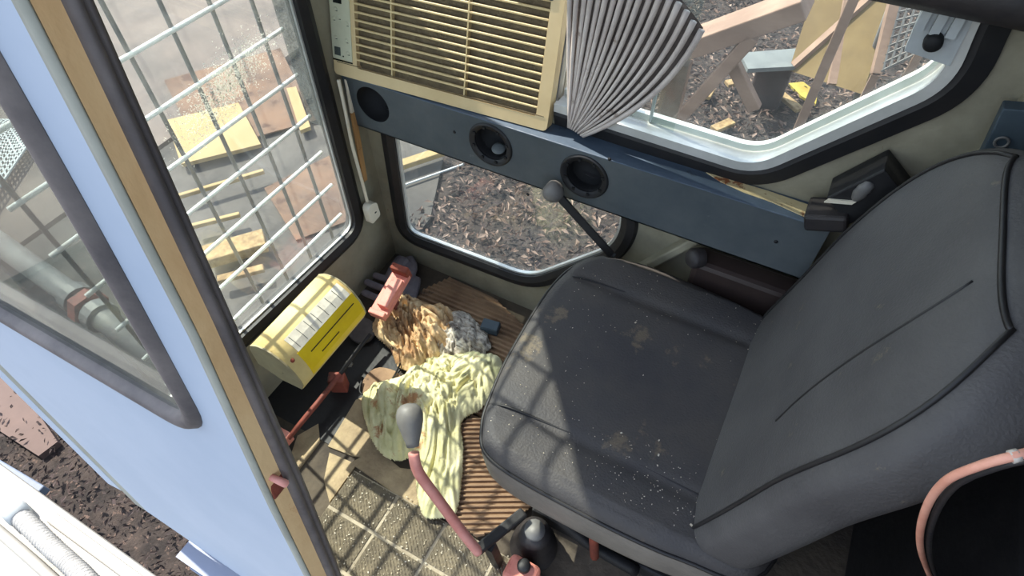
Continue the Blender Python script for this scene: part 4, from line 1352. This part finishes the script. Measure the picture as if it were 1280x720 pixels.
# hydraulic boom pipe seen through the quarter window
zb = -0.75
bp0, bp1, bp2 = at(-60, 262, z=zb), at(95, 372, z=zb), at(165, 425, z=zb)
pp = thing('hydraulic_pipe', bp0 + Vector((0, 0, -0.5)), 'grey hydraulic pipe with coupling seen through the quarter window', 'pipe')
MB().tube([bp0, bp1, bp2 + (bp2 - bp1)], 0.055, 16).build('pipe', M['steel_grey'], pp, True)
dz = (bp2 - bp1).normalized()
for i, (o_, r) in enumerate(((-0.02, 0.075), (0.07, 0.085), (0.16, 0.075))):
    c = bp1 + dz * o_
    MB().lathe(c, dz, [(0, 0.05), (0, r), (0.06, r), (0.06, 0.05)], 6 if i == 1 else 14).build('coupling', M['steel_grey'] if i != 1 else M['red_dull'], pp)
MB().tube([bp0 + Vector((0.1, -0.22, -0.1)), bp1 + Vector((0.2, -0.2, -0.1)), bp2 + Vector((0.35, -0.15, -0.1))], 0.035, 12).build('lower_pipe', M['rubber'], pp, True)
for q in (0.1, 0.9):
    c = bp0.lerp(bp2, q)
    MB().box((c.x - 0.04, c.y - 0.04, GZ), (c.x + 0.04, c.y + 0.04, zb)).build('pipe_stand', M['steel_grey'], pp)

# near side: white machine deck with hose
DZ = -0.30
dkp = thing('machine_deck', (-1.6, -0.6, GZ), 'white painted machine deck beside the cab, in full sun', 'deck')
MB().box((-3.2, -0.42, DZ - 0.04), (-0.3, -0.085, DZ)).build('deck_plate', M['deck_white'], dkp, bevel=0.006)
MB().box((-1.45, -0.13, DZ), (-0.3, -0.10, DZ + 0.012)).build('deck_rib', M['deck_white'], dkp, bevel=0.004)
MB().box((-3.1, -0.40, GZ), (-0.4, -0.24, DZ - 0.04)).build('deck_body', M['blue_grey'], dkp)
hp = [at(a, b, z=DZ + 0.026) for a, b in ((20, 640), (60, 680), (95, 712), (140, 760), (200, 830))]
hs = thing('flexible_hose', hp[2] - Vector((0, 0, 0.026)), 'white ribbed flexible hose lying on the white deck', 'hose')
P = smoothc(hp, 40)
MB().tube(P, [0.024 + 0.0018 * math.sin(i * 2.2) for i in range(len(P))], 14).build('hose_body', M['hose_white'], hs, True)
MB().tube([hp[0] + (hp[0] - hp[1]) * 0.25, hp[0] + (hp[1] - hp[0]) * 0.15], 0.030, 14).build('hose_cuff', M['steel_pale'], hs, True)
hp2 = [at(a, b, z=DZ + 0.02) for a, b in ((-30, 640), (40, 700), (110, 765))]
tag(MB().tube(smoothc(hp2, 4), 0.014, 12).build('white_pipe', M['deck_white'], None, True), 'thin white pipe beside the ribbed hose on the deck', 'pipe')
st = thing('step_bracket', at(30, 600, z=-0.7), 'blue grey steel step below the white deck', 'step')
a_, b_ = at(-20, 575, z=-0.62), at(52, 618, z=-0.62)
MB().bar(a_, b_, 0.05, 0.04).build('step_tread', M['blue_grey'], st, bevel=0.004)
MB().bar((a_ + b_) / 2, (a_ + b_) / 2 + Vector((0, -0.35, 0.2)), 0.03, 0.03).build('step_arm', M['blue_grey'], st)
p = [at(a, b, z=GZ + 0.04) for a, b in ((-60, 440), (10, 462), (72, 552), (48, 570), (-60, 500))]
tag(plate('fallen_board', [(q.x, q.y) for q in p], [], fz, GZ, GZ + 0.04, M['pink_sheet']), 'dusty pink board on the ground beside the near cab wall', 'board')

# timber trestle beyond the far window
tt = thing('timber_trestle', (-0.4, 3.4, GZ), 'pinkish raw timber trestle with diagonal braces beyond the far window', 'trestle')
YT = 3.3
A = lambda a, b, y=YT: at(a, b, y=y)
def beam(name, a, b, w, h, mat=None):
    return MB().bar(a, b, w, h, Vector((0, -1, 0))).build(name, mat or M['timber'], tt, bevel=0.006)
beam('top_beam', A(760, 92), A(1010, 2), 0.10, 0.22)
pt = A(846, 95, YT + 0.06)
beam('post', pt + Vector((0, 0, 0.1)), Vector((pt.x, pt.y, GZ)), 0.13, 0.10)
pt = A(1075, -20, YT + 0.06)
beam('post', pt, Vector((pt.x, pt.y, GZ)), 0.05, 0.05)
beam('brace', A(846, 152, YT - 0.08), A(942, 45, YT - 0.08), 0.07, 0.06)
beam('brace', A(912, 70, YT - 0.02), A(944, 136, YT - 0.02), 0.07, 0.06)
pt = A(740, 100, YT + 0.06)
beam('post', pt, Vector((pt.x, pt.y, GZ)), 0.13, 0.10)
ys = thing('cardboard_sheet', at(1040, 110, z=GZ), 'large tan yellow sheet leaning beyond the far window', 'sheet')
c = [at(986, 88, y=4.3), at(1078, 118, y=4.1), at(1130, -40, y=4.6), at(1030, -50, y=4.8)]
obj('sheet_panel', [q for q in c] + [q + Vector((0.01, 0.02, 0)) for q in c], [(0, 1, 2, 3), (7, 6, 5, 4), (0, 4, 5, 1), (1, 5, 6, 2), (2, 6, 7, 3), (3, 7, 4, 0)], M['yellow_sheet'], ys)
MB().bar(c[0].lerp(c[2], 0.05), c[2], 0.05, 0.04).build('sheet_batten', M['timber'], ys)
MB().bar(c[1].lerp(c[0], 0.4), c[3].lerp(c[2], 0.4), 0.05, 0.04).build('sheet_batten', M['timber'], ys)
pw = thing('grey_pipe', at(1075, 130, z=GZ), 'long grey pipe leaning beyond the far window', 'pipe')
MB().tube([at(1068, 132, z=GZ + 0.05), at(1130, -30, y=4.0)], 0.03, 12).build('pipe', M['steel_grey'], pw, True)
wm = thing('mesh_screen', at(1120, 80, z=GZ), 'grey wire mesh screen on a timber frame beyond the far window', 'screen')
wa, wb_, wc_, wd_ = at(1095, 92, y=3.6), at(1150, 65, y=3.6), at(1195, -50, y=3.9), at(1130, -50, y=3.9)
MB().bar(wa, wd_, 0.05, 0.04).build('frame_bar', M['timber'], wm)
MB().bar(wb_, wc_, 0.05, 0.04).build('frame_bar', M['timber'], wm)
for i in range(14):
    t = i / 13
    MB().bar(wa.lerp(wd_, t), wb_.lerp(wc_, t), 0.010, 0.010).build('wire', M['steel_grey'], wm)
for i in range(1, 6):
    t = i / 6
    MB().bar(wa.lerp(wb_, t), wd_.lerp(wc_, t), 0.010, 0.010).build('wire', M['steel_grey'], wm)
for q in (wa, wb_):
    MB().bar(q, Vector((q.x, q.y, GZ)), 0.04, 0.04, Vector((0, 1, 0))).build('frame_leg', M['timber'], wm)
sheet('pale_board', [(925, 66), (1000, 60), (1012, 82), (935, 86)], GZ + 0.45, 0.03, M['board_grey'], 'pale grey board lying behind the trestle', 'board')
q = at(968, 74, z=GZ + 0.45)
tag(MB().box((q.x - 0.10, q.y + 0.05, GZ), (q.x + 0.14, q.y + 0.2, GZ + 0.42)).build('block_stack', M['leaf_c'], None, bevel=0.02), 'dark block under the pale board behind the trestle', 'block')
sheet('yellow_scrap', [(986, 104), (1004, 102), (1022, 116), (1020, 130), (1002, 120)], GZ + 0.06, 0.02, M['yellow_bright'], 'bright yellow plastic scrap on the leaves beyond the far window', 'scrap')
for i, (a, b, lab) in enumerate((((968, 112), (1000, 138), 'long splintered pink wood chip beside the yellow scrap'), ((892, 162), (915, 152), 'pale wood chip near the bottom of the far window'), ((908, 105), (920, 103), 'pale wood chip beside the short brace'), ((882, 122), (888, 112), 'pale wood chip beside the long brace'), ((790, 148), (800, 142), 'pale wood chip beside the pleated curtain'))):
    pa_, pb_ = at(*a, z=GZ + 0.06), at(*b, z=GZ + 0.06)
    tag(MB().bar(pa_, pb_, 0.07, 0.03).build('wood_chip', M['chip'], None, bevel=0.004), lab, 'wood chip', 'wood chips on the leaves')

# fine wire grate on the ground seen through the quarter window
ga, gb, gc, gd = [at(a, b, z=GZ + 0.12) for a, b in ((-60, 150), (12, 150), (34, 182), (-20, 262))]
gg = MB()
for i in range(15):
    t = i / 14
    gg.bar(ga.lerp(gd, t), gb.lerp(gc, t), 0.012, 0.012)
    gg.bar(ga.lerp(gb, t), gd.lerp(gc, t), 0.012, 0.012)
gt = thing('wire_grate', (ga + gc) / 2 - Vector((0, 0, 0.12)), 'fine pale wire grate on the ground seen through the top of the quarter window', 'grate')
tag(gg.build('grate_wires', M['steel_pale'], gt), None, kind='stuff')
for q in (ga, gb, gc, gd):
    MB().box((q.x - 0.02, q.y - 0.02, GZ), (q.x + 0.02, q.y + 0.02, GZ + 0.12)).build('grate_foot', M['steel_grey'], gt)
